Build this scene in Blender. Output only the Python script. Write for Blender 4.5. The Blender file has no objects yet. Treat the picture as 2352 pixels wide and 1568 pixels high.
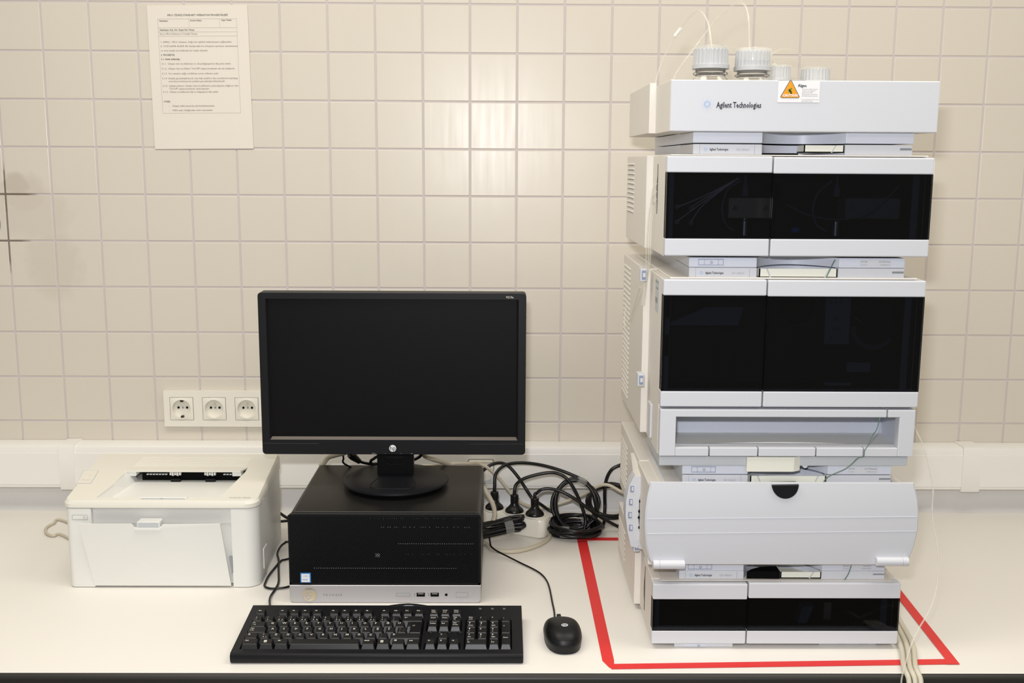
import bpy, bmesh, math, random
from mathutils import Vector, Matrix
random.seed(7)
PI = math.pi
C = bpy.context.scene
COL = C.collection
DZ = 0.90            # height of the bench top above the floor; all shapes below are given relative to the bench top

# ------------------------------------------------------------------ camera
F, CX, CY, CZ, PITCH, YAW, ROLL = 2464.85, .9688, -2.34, -.3265 + 1.10, .1653, -.0101, .0056
def _rows():
    cp, sp, cy, sy, cr, sr = math.cos(PITCH), math.sin(PITCH), math.cos(YAW), math.sin(YAW), math.cos(ROLL), math.sin(ROLL)
    B = Matrix(((1, 0, 0), (0, 0, -1), (0, 1, 0)))
    Ry = Matrix(((cy, sy, 0), (-sy, cy, 0), (0, 0, 1)))
    Rp = Matrix(((1, 0, 0), (0, cp, -sp), (0, sp, cp)))
    Rr = Matrix(((cr, -sr, 0), (sr, cr, 0), (0, 0, 1)))
    return Rr @ Rp @ B @ Ry
RC = _rows()
cam_d = bpy.data.cameras.new('camera'); cam = bpy.data.objects.new('camera', cam_d); COL.objects.link(cam)
cam_d.sensor_width = 36; cam_d.lens = F / 2352 * 36; cam_d.clip_start = .02
m = Matrix((RC[0], -RC[1], -RC[2])).transposed().to_4x4()
m.translation = Vector((CX, CY, CZ + DZ)); cam.matrix_world = m
C.camera = cam
def at(u, v, y=None, z=None, x=None):
    """a point seen at pixel (u, v), on the plane y, z or x = const (relative to the bench top)"""
    d = RC.transposed() @ Vector(((u - 1176) / F, (v - 784) / F, 1))
    c = Vector((CX, CY, CZ))
    t = (y - c.y) / d.y if y is not None else (z - c.z) / d.z if z is not None else (x - c.x) / d.x
    return c + d * t

# ------------------------------------------------------------------ world and light
w = bpy.data.worlds.new('world'); C.world = w; w.use_nodes = True
w.node_tree.nodes['Background'].inputs[0].default_value = (1.0, .955, .87, 1)
w.node_tree.nodes['Background'].inputs[1].default_value = .30
def area(name, loc, rot, sx, sy, power, col):
    d = bpy.data.lights.new(name, 'AREA'); d.shape = 'RECTANGLE'; d.size = sx; d.size_y = sy; d.energy = power; d.color = col
    o = bpy.data.objects.new(name, d); COL.objects.link(o); o.location = loc; o.rotation_euler = rot
    return o
area('ceiling_light', (.3, -1.0, DZ + 1.85), (0, 0, 0), 1.2, .6, 15, (1.0, .955, .87))
area('ceiling_light', (1.9, -1.0, DZ + 1.85), (0, 0, 0), 1.2, .6, 14, (1.0, .955, .87))
area('ceiling_light', (.9, -2.9, DZ + 1.85), (0, 0, 0), 2.4, .8, 17, (1.0, .955, .87))
fl = area('camera_flash', (.93, -2.32, DZ + CZ + .125), (0, 0, 0), .07, .035, 15.5, (.95, .96, 1.0))
fl.rotation_euler = (Vector((.95, 0, DZ + .42)) - fl.location).to_track_quat('-Z', 'Y').to_euler()
C.view_settings.view_transform = 'Standard'; C.view_settings.look = 'None'
C.view_settings.exposure = 0.0; C.view_settings.gamma = 1; C.view_settings.use_curve_mapping = False

# ------------------------------------------------------------------ materials
def srgb(r, g, b):
    f = lambda c: (c / 255 / 12.92) if c <= 10 else ((c / 255 + .055) / 1.055) ** 2.4
    return (f(r), f(g), f(b), 1)
def mat(name, col, rough=.5, metal=0, spec=.5, coat=0, bump=0, bscale=400, vary=0, vscale=6, trans=0, ior=1.45, alpha=1):
    m = bpy.data.materials.new(name); m.use_nodes = True
    nt = m.node_tree; p = nt.nodes['Principled BSDF']
    p.inputs['Base Color'].default_value = col; p.inputs['Roughness'].default_value = rough
    p.inputs['Metallic'].default_value = metal; p.inputs['Specular IOR Level'].default_value = spec
    p.inputs['Coat Weight'].default_value = coat; p.inputs['Coat Roughness'].default_value = .08
    p.inputs['Transmission Weight'].default_value = trans; p.inputs['IOR'].default_value = ior
    p.inputs['Alpha'].default_value = alpha
    tc = nt.nodes.new('ShaderNodeTexCoord')
    if bump:
        n = nt.nodes.new('ShaderNodeTexNoise'); n.inputs['Scale'].default_value = bscale; n.inputs['Detail'].default_value = 2
        b = nt.nodes.new('ShaderNodeBump'); b.inputs['Strength'].default_value = bump; b.inputs['Distance'].default_value = .001
        nt.links.new(tc.outputs['Object'], n.inputs['Vector']); nt.links.new(n.outputs[0], b.inputs['Height']); nt.links.new(b.outputs[0], p.inputs['Normal'])
    if vary:
        n = nt.nodes.new('ShaderNodeTexNoise'); n.inputs['Scale'].default_value = vscale; n.inputs['Detail'].default_value = 4
        r = nt.nodes.new('ShaderNodeMapRange'); r.inputs[3].default_value = 1 - vary; r.inputs[4].default_value = 1 + vary
        g = nt.nodes.new('ShaderNodeVectorMath'); g.operation = 'SCALE'; g.inputs[0].default_value = col[:3]
        geo = nt.nodes.new('ShaderNodeNewGeometry')
        nt.links.new(geo.outputs['Position'], n.inputs['Vector']); nt.links.new(n.outputs[0], r.inputs[0]); nt.links.new(r.outputs[0], g.inputs['Scale'])
        nt.links.new(g.outputs[0], p.inputs['Base Color'])
    return m
def stained(name, col, stain, rough, masks, coat=0, vary=.02, scuff=0):
    """tile / grout colour with dirt blots of their own shape around given wall points: masks (x, z, rx, rz, strength)"""
    m = mat(name, col, rough, coat=coat, vary=vary, vscale=5)
    nt = m.node_tree; p = nt.nodes['Principled BSDF']; L = nt.links
    src = p.inputs['Base Color'].links[0].from_socket
    geo = nt.nodes.new('ShaderNodeNewGeometry'); sep = nt.nodes.new('ShaderNodeSeparateXYZ'); L.new(geo.outputs['Position'], sep.inputs[0])
    nz = nt.nodes.new('ShaderNodeTexNoise'); nz.inputs['Scale'].default_value = 40; L.new(geo.outputs['Position'], nz.inputs['Vector'])
    def mth(op, a, b=None):
        n = nt.nodes.new('ShaderNodeMath'); n.operation = op
        for i, s in enumerate((a, b)):
            if s is None: continue
            if isinstance(s, (int, float)): n.inputs[i].default_value = s
            else: L.new(s, n.inputs[i])
        return n.outputs[0]
    tot = None
    for (x, z, rx, rz, st) in masks:
        dx = mth('POWER', mth('ABSOLUTE', mth('DIVIDE', mth('SUBTRACT', sep.outputs[0], x), rx)), 2)
        dz = mth('POWER', mth('ABSOLUTE', mth('DIVIDE', mth('SUBTRACT', sep.outputs[2], z + DZ), rz)), 2)
        d = mth('ADD', mth('ADD', dx, dz), mth('MULTIPLY', mth('SUBTRACT', nz.outputs[0], .5), 1.0))
        k = mth('MULTIPLY', mth('MAXIMUM', mth('MINIMUM', mth('MULTIPLY', mth('SUBTRACT', 1.0, d), 1.6), 1), 0), st)
        tot = k if tot is None else mth('MAXIMUM', tot, k)
    mx = nt.nodes.new('ShaderNodeMix'); mx.data_type = 'RGBA'
    L.new(tot, mx.inputs[0]); L.new(src, mx.inputs[6]); mx.inputs[7].default_value = stain
    L.new(mx.outputs[2], p.inputs['Base Color'])
    if scuff:
        mp = nt.nodes.new('ShaderNodeMapping'); mp.inputs['Scale'].default_value = (60, 1, 5); L.new(geo.outputs['Position'], mp.inputs[0])
        n2 = nt.nodes.new('ShaderNodeTexNoise'); n2.inputs['Scale'].default_value = 1.2; n2.inputs['Detail'].default_value = 5; L.new(mp.outputs[0], n2.inputs['Vector'])
        r = nt.nodes.new('ShaderNodeMapRange'); r.inputs[1].default_value = .4; r.inputs[2].default_value = .7
        r.inputs[3].default_value = rough * .92; r.inputs[4].default_value = rough * 1.12
        L.new(n2.outputs[0], r.inputs[0]); L.new(r.outputs[0], p.inputs['Roughness'])
        n3 = nt.nodes.new('ShaderNodeTexNoise'); n3.inputs['Scale'].default_value = 14; n3.inputs['Detail'].default_value = 1; L.new(geo.outputs['Position'], n3.inputs['Vector'])
        b = nt.nodes.new('ShaderNodeBump'); b.inputs['Strength'].default_value = .12; b.inputs['Distance'].default_value = .002
        L.new(n3.outputs[0], b.inputs['Height']); L.new(b.outputs[0], p.inputs['Normal'])
    return m
BLOT = [(-.04, .66, .09, .07, .10), (-.005, .55, .07, .09, .12), (-.06, .7, .06, .05, .16), (-.075, .72, .035, .03, .30), (1.0, .66, .1, .04, .02)]
M = {}
M['tile'] = stained('glazed_tile', srgb(217, 210, 197), srgb(150, 130, 115), .30, BLOT, coat=0, vary=.015, scuff=1)
M['grout'] = stained('grout', srgb(203, 195, 194), srgb(120, 110, 100), .85,
    [(-.095, .70, .012, .075, 1), (-.09, .7, .06, .010, 1), (-.10, .605, .012, .075, .9), (-.10, .6, .05, .009, .9)], vary=.05)
M['paint'] = mat('wall_paint', srgb(225, 218, 205), .8)
M['floor'] = mat('floor_vinyl', srgb(150, 146, 138), .5, vary=.04)
M['top'] = mat('white_laminate', srgb(239, 235, 228), .42, spec=.35, bump=.02, bscale=900, vary=.012, vscale=3)
M['edge'] = mat('dark_edge_band', srgb(36, 34, 31), .45)
M['steel'] = mat('painted_steel', srgb(120, 122, 125), .4)
M['duct'] = mat('duct_plastic', srgb(242, 240, 235), .38)
M['splash'] = mat('upstand_laminate', srgb(222, 221, 220), .35)
M['white'] = mat('instrument_white', srgb(213, 215, 221), .42, spec=.4, bump=.015, bscale=1500)
M['band'] = mat('instrument_pale', srgb(214, 218, 230), .38)
M['sleeve'] = mat('instrument_white_warmlit', srgb(229, 224, 216), .45)  # same white plastic, warm room light put into the colour
M['cream'] = mat('cream_plastic', srgb(236, 236, 224), .5)
M['grey'] = mat('light_grey_plastic', srgb(196, 200, 204), .5)
M['midgrey'] = mat('mid_grey_plastic', srgb(150, 156, 160), .5)
M['trayfloor'] = mat('tray_floor', srgb(236, 236, 232), .5)
M['clipblue'] = mat('clip_grey_blue', srgb(140, 150, 178), .45)
M['black'] = mat('black_plastic', srgb(17, 18, 20), .42, spec=.35)
M['blackm'] = mat('black_moulded', srgb(20, 21, 25), .45, spec=.3, bump=.05, bscale=1500)
M['key'] = mat('key_black', srgb(20, 20, 22), .38, spec=.45)
M['screen'] = mat('matte_screen', srgb(6, 6, 7), .5, spec=.2)
M['ledge'] = mat('bezel_lip_lit', srgb(100, 92, 84), .4)  # lower ledge of the black bezel, light falling on it put into the colour
M['case'] = mat('case_steel_black', srgb(26, 25, 24), .38, spec=.45, bump=.04, bscale=1200)
M['deep'] = mat('deep_black', srgb(8, 8, 9), .6, spec=.1)
M['silver'] = mat('silver_plastic', srgb(186, 184, 187), .35, metal=.25)
M['chrome'] = mat('chrome', srgb(225, 215, 190), .12, metal=1)
M['alu'] = mat('aluminium', srgb(215, 220, 222), .25, metal=1)
M['glint'] = mat('painted_glint', srgb(235, 240, 242), .3, metal=.3)  # glints of metal behind the grille, their shine painted as a pale colour
M['rubber'] = mat('black_rubber', srgb(17, 17, 18), .3, spec=.5)
M['beige'] = mat('beige_cable', srgb(205, 196, 176), .38)
M['print'] = mat('printer_white', srgb(233, 233, 229), .42, bump=.015, bscale=1500)
M['printtop'] = mat('printer_top', srgb(232, 229, 218), .42, bump=.015, bscale=1500)
M['socket'] = mat('socket_white', srgb(238, 234, 222), .22)
M['paper'] = mat('paper', srgb(229, 222, 211), .7)
M['ink'] = mat('ink_grey', srgb(122, 120, 116), .8)
M['rule'] = mat('ruled_line', srgb(182, 178, 172), .8)
M['inkd'] = mat('ink_dark', srgb(52, 54, 62), .7)
M['inkl'] = mat('ink_pale', srgb(158, 160, 168), .7)
M['legend'] = mat('legend_white', srgb(205, 202, 192), .5)
M['blue'] = mat('logo_blue', srgb(110, 165, 222), .5)
M['lblue'] = mat('logo_pale_blue', srgb(165, 200, 238), .5)
M['red'] = mat('red_tape', srgb(226, 48, 48), .4, vary=.03, vscale=8)
M['orange'] = mat('sticker_orange', srgb(236, 160, 30), .4)
M['leaf'] = mat('sticker_green', srgb(70, 130, 60), .5)
M['sticker'] = mat('sticker_white', srgb(240, 240, 242), .3)
M['sblue'] = mat('badge_blue', srgb(60, 130, 205), .3)
M['clear'] = mat('clear_tube', srgb(232, 228, 215), .15, trans=.0, alpha=.30)
M['hose'] = mat('milky_hose', srgb(226, 220, 200), .3, alpha=.78)
M['film'] = mat('clear_film', srgb(245, 245, 240), .15, alpha=.20)
M['glass'] = mat('bottle_glass', (1, 1, 1, 1), .02, trans=1, ior=1.45)
M['cap'] = mat('bottle_cap_grey', srgb(196, 198, 200), .5)
M['green'] = mat('capillary_green', srgb(95, 125, 110), .35)
M['metalb'] = mat('pump_metal', srgb(190, 180, 165), .3, metal=.8)
M['cavity'] = mat('cavity_black', srgb(10, 10, 11), .6)
M['inner'] = mat('inner_grey', srgb(105, 116, 132), .6)
def tinted():
    m = bpy.data.materials.new('smoked_panel'); m.use_nodes = True; nt = m.node_tree; nt.nodes.remove(nt.nodes['Principled BSDF'])
    t = nt.nodes.new('ShaderNodeBsdfTransparent'); t.inputs[0].default_value = (.40, .42, .46, 1)
    g = nt.nodes.new('ShaderNodeBsdfGlossy'); g.inputs['Roughness'].default_value = .03; g.inputs[0].default_value = (.6, .6, .6, 1)
    f = nt.nodes.new('ShaderNodeFresnel'); f.inputs[0].default_value = 1.4
    x = nt.nodes.new('ShaderNodeMixShader'); nt.links.new(f.outputs[0], x.inputs[0]); nt.links.new(t.outputs[0], x.inputs[1]); nt.links.new(g.outputs[0], x.inputs[2])
    nt.links.new(x.outputs[0], nt.nodes['Material Output'].inputs[0])
    return m
M['smoke'] = tinted()

# ------------------------------------------------------------------ helpers
class B:
    def __init__(s): s.bm = bmesh.new()
    def _add(s, t):
        me = bpy.data.meshes.new('t'); t.to_mesh(me); t.free(); s.bm.from_mesh(me); bpy.data.meshes.remove(me); return s
    def box(s, x0, y0, z0, x1, y1, z1, bev=0, seg=2):
        t = bmesh.new(); bmesh.ops.create_cube(t, size=1)
        for v in t.verts: v.co = Vector(((x0 + x1) / 2 + v.co.x * (x1 - x0), (y0 + y1) / 2 + v.co.y * (y1 - y0), (z0 + z1) / 2 + v.co.z * (z1 - z0)))
        if bev: bmesh.ops.bevel(t, geom=list(t.edges), offset=bev, segments=seg, profile=.5, affect='EDGES')
        return s._add(t)
    def prism(s, pts, axis, a0, a1, bev=0, seg=2):
        t = bmesh.new()
        def P(p, a): return {'x': (a, p[0], p[1]), 'y': (p[0], a, p[1]), 'z': (p[0], p[1], a)}[axis]
        lo = [t.verts.new(P(p, a0)) for p in pts]; hi = [t.verts.new(P(p, a1)) for p in pts]; n = len(pts)
        t.faces.new(lo[::-1]); t.faces.new(hi)
        for i in range(n): t.faces.new((lo[i], lo[(i + 1) % n], hi[(i + 1) % n], hi[i]))
        bmesh.ops.recalc_face_normals(t, faces=t.faces)
        if bev:
            k = set(lo); h = set(hi)
            e = [e for e in t.edges if (e.verts[0] in k and e.verts[1] in k) or (e.verts[0] in h and e.verts[1] in h)]
            bmesh.ops.bevel(t, geom=e, offset=bev, segments=seg, profile=.5, affect='EDGES')
        return s._add(t)
    def hexa(s, b, t_):
        """bottom loop b (4 points), top loop t_ (4 points)"""
        t = bmesh.new(); lo = [t.verts.new(p) for p in b]; hi = [t.verts.new(p) for p in t_]
        t.faces.new(lo[::-1]); t.faces.new(hi)
        for i in range(4): t.faces.new((lo[i], lo[(i + 1) % 4], hi[(i + 1) % 4], hi[i]))
        bmesh.ops.recalc_face_normals(t, faces=t.faces)
        return s._add(t)
    def tube(s, pts, r, n=8, res=5, closed=False, cap=True):
        P = smooth(pts, res, closed); t = bmesh.new(); rings = []; N = len(P)
        up = Vector((0, 0, 1)); tan0 = (P[1] - P[0]).normalized()
        u = tan0.cross(up); u = u.normalized() if u.length > 1e-3 else Vector((1, 0, 0))
        for i in range(N):
            a = P[(i - 1) % N] if (closed or i > 0) else P[0]; b = P[(i + 1) % N] if (closed or i < N - 1) else P[-1]
            tn = (b - a).normalized(); u = (u - tn * u.dot(tn)).normalized(); vv = tn.cross(u)
            rr = r(i / (N - 1)) if callable(r) else r
            rings.append([t.verts.new(P[i] + u * math.cos(2 * PI * k / n) * rr + vv * math.sin(2 * PI * k / n) * rr) for k in range(n)])
        for i in range(N - 1 if not closed else N):
            A, Bq = rings[i], rings[(i + 1) % N]
            for k in range(n): t.faces.new((A[k], A[(k + 1) % n], Bq[(k + 1) % n], Bq[k]))
        if not closed and cap: t.faces.new(rings[0][::-1]); t.faces.new(rings[-1])
        return s._add(t)
    def lathe(s, prof, c=(0, 0, 0), axis=(0, 0, 1), n=24):
        t = bmesh.new(); q = Vector((0, 0, 1)).rotation_difference(Vector(axis)); rings = []
        for (r, z) in prof:
            if r < 1e-6: rings.append([t.verts.new(Vector(c) + q @ Vector((0, 0, z)))])
            else: rings.append([t.verts.new(Vector(c) + q @ Vector((r * math.cos(2 * PI * k / n), r * math.sin(2 * PI * k / n), z))) for k in range(n)])
        for A, D in zip(rings, rings[1:]):
            for k in range(n):
                if len(A) == 1 and len(D) == 1: continue
                if len(A) == 1: t.faces.new((A[0], D[(k + 1) % n], D[k]))
                elif len(D) == 1: t.faces.new((A[k], A[(k + 1) % n], D[0]))
                else: t.faces.new((A[k], A[(k + 1) % n], D[(k + 1) % n], D[k]))
        return s._add(t)
    def xf(s, mtx): bmesh.ops.transform(s.bm, matrix=mtx, verts=s.bm.verts); return s
    def obj(s, name, parent, m, smooth_=None, off=None):
        """one mesh object; with a parent, coordinates are bench-relative and the parent's own offset is taken out"""
        me = bpy.data.meshes.new(name)
        o = bpy.data.objects.new(name, me); COL.objects.link(o)
        root = parent
        ox = Vector((0, 0, 0))
        while root is not None:
            ox += root.location; root = root.parent
        if parent is not None:
            o.parent = parent; bmesh.ops.translate(s.bm, vec=-(ox - Vector((0, 0, DZ))), verts=s.bm.verts)
        else:
            o.location = (0, 0, DZ)
        s.bm.to_mesh(me); s.bm.free()
        if smooth_:
            me.shade_smooth(); me.set_sharp_from_angle(angle=math.radians(smooth_))
        me.materials.append(M[m] if isinstance(m, str) else m)
        return o
def smooth(pts, res, closed=False):
    P = [Vector(p) for p in pts]
    if res <= 1 or len(P) < 3: return P
    out = []; n = len(P)
    for i in range(n if closed else n - 1):
        p0 = P[(i - 1) % n] if (closed or i > 0) else P[0]; p1 = P[i]; p2 = P[(i + 1) % n]; p3 = P[(i + 2) % n] if (closed or i + 2 < n) else P[-1]
        for k in range(res):
            t = k / res
            out.append(.5 * ((2 * p1) + (-p0 + p2) * t + (2 * p0 - 5 * p1 + 4 * p2 - p3) * t * t + (-p0 + 3 * p1 - 3 * p2 + p3) * t ** 3))
    if not closed: out.append(P[-1])
    return out
def rrect(x0, y0, x1, y1, r, n=5, rs=None):
    rs = rs or (r, r, r, r); o = []
    for (cx, cy, a0, q) in ((x0, y0, PI, 0), (x1, y0, 1.5 * PI, 1), (x1, y1, 0, 2), (x0, y1, .5 * PI, 3)):
        rr = rs[q]; sx = 1 if cx == x0 else -1; sy = 1 if cy == y0 else -1
        if rr <= 0: o.append((cx, cy)); continue
        for k in range(n + 1):
            a = a0 + .5 * PI * k / n; o.append((cx + sx * rr + rr * math.cos(a), cy + sy * rr + rr * math.sin(a)))
    return o
def thing(name, label, cat, loc=(0, 0, 0), group=None):
    o = bpy.data.objects.new(name, None); COL.objects.link(o); o.empty_display_size = .05
    o.location = Vector(loc) + Vector((0, 0, DZ)); o['label'] = label; o['category'] = cat
    if group: o['group'] = group
    return o
def tag(o, label, cat, group=None):
    o['label'] = label; o['category'] = cat
    if group: o['group'] = group
    return o
def struct(o): o['kind'] = 'structure'; return o
def stuff(o): o['kind'] = 'stuff'; return o
def lab(o, l): o['label'] = l; return o
_tc = {}
def text_mesh(body, size, bold=0, align='LEFT', sx=1.0, sp=1.0):
    k = (body, size, bold, align, sx, sp)
    if k in _tc: return _tc[k]
    c = bpy.data.curves.new('t', 'FONT'); c.body = body; c.size = size; c.align_x = align; c.offset = bold; c.space_character = sp; c.resolution_u = 1 if size < .012 else 3
    o = bpy.data.objects.new('t', c); me = bpy.data.meshes.new_from_object(o)
    me.transform(Matrix.Diagonal((sx, 1, 1, 1)))
    bpy.data.objects.remove(o); bpy.data.curves.remove(c); _tc[k] = me
    return me
FRONT = Matrix.Rotation(PI / 2, 4, 'X')      # lettering that faces the camera side (-y)
def text(body, size, loc, parent, m='inkd', name='lettering', rot=FRONT, bold=0, align='LEFT', sx=1.0, sp=1.0):
    me = text_mesh(body, size, bold, align, sx, sp).copy()
    b = B(); b.bm.from_mesh(me); bpy.data.meshes.remove(me)
    b.xf(Matrix.Translation(Vector(loc)) @ rot)
    return b.obj(name, parent, m)
def texts(items, parent, m, name='lettering', rot=FRONT):
    b = B()
    for (body, size, loc, kw) in items:
        me = text_mesh(body, size, kw.get('bold', 0), kw.get('align', 'LEFT'), kw.get('sx', 1.0)).copy()
        me.transform(Matrix.Translation(Vector(loc)) @ kw.get('rot', rot)); b.bm.from_mesh(me); bpy.data.meshes.remove(me)
    return stuff(b.obj(name, parent, m))

# ------------------------------------------------------------------ room shell
wall = struct(B().box(-1.6, .0012, -DZ, 3.4, .12, 1.95).obj('wall_back', None, 'grout'))
struct(B().box(-1.6, -3.6, -DZ - .05, 3.4, .12, -DZ).obj('floor', None, 'floor'))
struct(B().box(-1.6, -3.6, 1.95, 3.4, .12, 2.0).obj('ceiling', None, 'paint'))
tb = B().box(-.0481, 0, -.0481, .0481, .007, .0481, .0012, 2); tile0 = tb.obj('tile', wall, 'tile')
tile_me = tile0.data
# the shared tile mesh is centred on its own origin
tile_me.transform(Matrix.Translation(Vector((0, 0, 0))))
def put_tile(o, i, j):
    o.location = (i * .1 + .05, random.uniform(-.0001, .0001), 1.05 - j * .1)
    o.rotation_euler = (random.gauss(0, .0022), 0, random.gauss(0, .0022))
first = True
for i in range(-2, 22):
    for j in range(-1, 10):
        if first: o = tile0; first = False
        else: o = tile0.copy(); COL.objects.link(o); o.parent = wall
        put_tile(o, i, j)
fb = B()
for i in range(-16, 34):
    for j in range(-8, 20):
        if -2 <= i < 22 and -1 <= j < 10: continue
        x, z = i * .1 + .05, 1.05 - j * .1
        if z > 1.93: continue
        fb.box(x - .0483, 0, z - .0483, x + .0483, .007, z + .0483)
stuff(fb.obj('tile_field', wall, 'tile'))
pen = texts([('215', .017, (1.86, -.0006, .628), {})], wall, 'midgrey', 'pencil_mark')

# bench
bench = thing('lab_bench', 'long white laboratory bench with dark front edge against tiled wall', 'bench', (.95, -.4, -DZ))
B().box(-1.5, -.797, -.030, 3.3, -.001, 0, .001, 1).obj('worktop', bench, 'top')
B().prism([(-.7972, -.0005), (-.8045, -.0035), (-.806, -.0075), (-.806, -.034), (-.7972, -.034)], 'x', -1.5, 3.3).obj('front_edge', bench, 'edge', 50)
for x in (-1.3, .1, 1.9, 3.1):
    for y in (-.74, -.08):
        B().box(x - .02, y - .02, -DZ, x + .02, y + .02, -.0302, .003).obj('leg', bench, 'steel')
for y in (-.74, -.08): B().box(-1.28, y - .015, -.075, 3.08, y + .015, -.0304).obj('rail', bench, 'steel')
B().prism([(-.0012, .0), (-.022, 0), (-.020, .004), (-.014, .012), (-.012, .057), (-.0012, .057)], 'x', -1.5, 3.3).obj('upstand', bench, 'splash', 40)

# cable duct
duct = thing('cable_duct', 'off-white plastic cable duct running along the tiled wall', 'cable duct', (.95, -.03, .06))
dz0, dz1, dy = .0605, .1565, -.052
B().prism([(-.0012, dz0), (dy + .004, dz0), (dy, dz0 + .003), (dy, dz1 - .012), (dy + .002, dz1 - .003), (dy + .007, dz1), (-.0012, dz1)], 'x', -1.5, 3.3).obj('channel', duct, 'duct', 40)
B().box(-1.5, dy - .0015, dz0 + .008, 3.3, dy, dz1 - .016, .0006, 1).obj('cover', duct, 'duct')
for (x0, x1) in ((.001, .034), (1.99, 2.03)):
    B().prism([(-.0012, dz0 - .003), (dy - .002, dz0 - .003), (dy - .0035, dz0), (dy - .0035, dz1 - .008), (dy + .0, dz1 + .002), (dy + .004, dz1 + .003), (-.0012, dz1 + .003)], 'x', x0, x1).obj('joint_cover', duct, 'duct', 40)
# data outlet clipped into the duct behind the computer
so = thing('duct_outlet', 'small white data outlet box clipped in the duct beside the black case', 'outlet', (.925, -.054, .08))
B().prism(rrect(.898, .078, .952, .128, .004), 'y', -.0665, -.0537, .001).obj('body', so, 'socket', 40)
B().prism(rrect(.896, .076, .954, .130, .005), 'y', -.0545, -.0537).obj('gasket', so, 'midgrey', 40)
B().prism([(.912, .082), (.948, .082), (.948, .09), (.94, .086)], 'y', -.068, -.0666).obj('latch', so, 'grey')

# triple wall socket
ws = thing('wall_socket_panel', 'white triple power socket panel on the tiles left of the monitor', 'socket', (.33, 0, .19))
def frame_hole(b, x0, z0, x1, z1, holes, y0, y1):
    xs = sorted(holes); cur = x0
    for (a, c, e, g) in xs:
        b.box(cur, y0, z0, a, y1, z1); b.box(a, y0, z0, c, y1, e); b.box(a, y0, g, c, y1, z1); cur = c
    b.box(cur, y0, z0, x1, y1, z1)
cs = [.2605, .3325, .4045]
b = B(); frame_hole(b, .221, .190, .446, .271, [(c - .0262, c + .0262, .2045, .2565) for c in cs], -.0095, -.0004); b.obj('frame', ws, 'socket')
for i, c in enumerate(cs):
    z = .2305
    b = B()
    # square insert with a round well
    n = 40; t = bmesh.new(); ring = []; outer = []
    for k in range(n):
        a = 2 * PI * k / n; ca, sa = math.cos(a), math.sin(a); q = .0252 / max(abs(ca), abs(sa))
        outer.append(t.verts.new((c + ca * q, -.0102, z + sa * q))); ring.append((ca, sa))
    r1 = [t.verts.new((c + p[0] * .0222, -.0125, z + p[1] * .0222)) for p in ring]
    r2 = [t.verts.new((c + p[0] * .0205, -.0125, z + p[1] * .0205)) for p in ring]
    r3 = [t.verts.new((c + p[0] * .0196, -.0005, z + p[1] * .0196)) for p in ring]
    ob = [t.verts.new((v.co.x, -.0006, v.co.z)) for v in outer]
    for A, D in ((ob, outer), (outer, r1), (r1, r2), (r2, r3)):
        for k in range(n): t.faces.new((A[k], A[(k + 1) % n], D[(k + 1) % n], D[k]))
    t.faces.new(r3); bmesh.ops.recalc_face_normals(t, faces=t.faces)
    b._add(t); ins = b.obj('socket_insert', ws, 'socket', 40)
    for dx in (-.0095, .0095): B().lathe([(0, 0), (.0026, 0), (.0026, -.0005), (0, -.0005)], (c + dx, -.0012, z + .001), (0, 1, 0), 12).obj('pin_hole', ins, 'deep')
    B().lathe([(0, 0), (.0022, 0), (.0016, -.001), (0, -.001)], (c, -.0012, z + .001), (0, 1, 0), 12).obj('screw', ins, 'midgrey')
    if i == 0:
        for zz in (.0175, -.0185): B().box(c - .003, -.010, z + zz - .0022, c + .003, -.002, z + zz + .0022, .0005, 1).obj('earth_clip', ins, 'edge')
    else:
        B().tube([(c, -.001, z + .011), (c, -.009, z + .011)], .0022, 10, 1).obj('earth_pin', ins, 'chrome', 40)

# round metal cover at the left edge of the view
rc = thing('pipe_cover', 'grey round metal cover on the tiles at the far left edge', 'wall cover', (-.150, 0, .637))
B().lathe([(.036, 0), (.036, .003), (.030, .007), (.016, .009), (0, .009)], (-.150, -.0003, .637), (0, -1, 0), 36).obj('disc', rc, 'midgrey', 50)
B().lathe([(.013, 0), (.013, .012), (.011, .015), (0, .015)], (-.150, -.0093, .637), (0, -1, 0), 20).obj('hub', rc, 'steel', 50)

# paper notice
nt_ = thing('paper_notice', 'white laminated sheet of printed instructions taped on the tiled wall', 'notice', (.33, -.002, .8))
pb = B().box(-.105, -.0015, -.148, .105, 0, .148); rotn = Matrix.Translation((.3305, -.0008, .9465)) @ Matrix.Rotation(-.010, 4, 'Y')
pb.xf(rotn).obj('sheet', nt_, 'paper')
L_ = []
def ln(u, v, s, size=.0047, **k):   # position measured on the sheet, in millimetres from its top-left corner
    L_.append((s, size, (-.105 + u / 1000, -.0019, .148 - v / 1000 - size * .35), k))
bo = dict(bold=.00012)
ln(105, 20, 'HPLC CİHAZI STANDART OPERASYON PROSEDÜRLERİ', .0052, bold=.00012, align='CENTER', sx=.98)
for (u, v, s) in ((24, 31.5, 'Hazırlayan:'), (89, 31, 'Kontrol Eden:'), (154, 30.5, 'Yayın Tarihi:')): ln(u, v, s, .0043, **bo)
ln(24, 50, 'Hazırlayan: Arş. Gör. Beyza Nur Yılmaz', .0045, **bo)
ln(24, 58, 'Konu: HPLC Kullanma ve Temizlik Talimatı', .0045)
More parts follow.
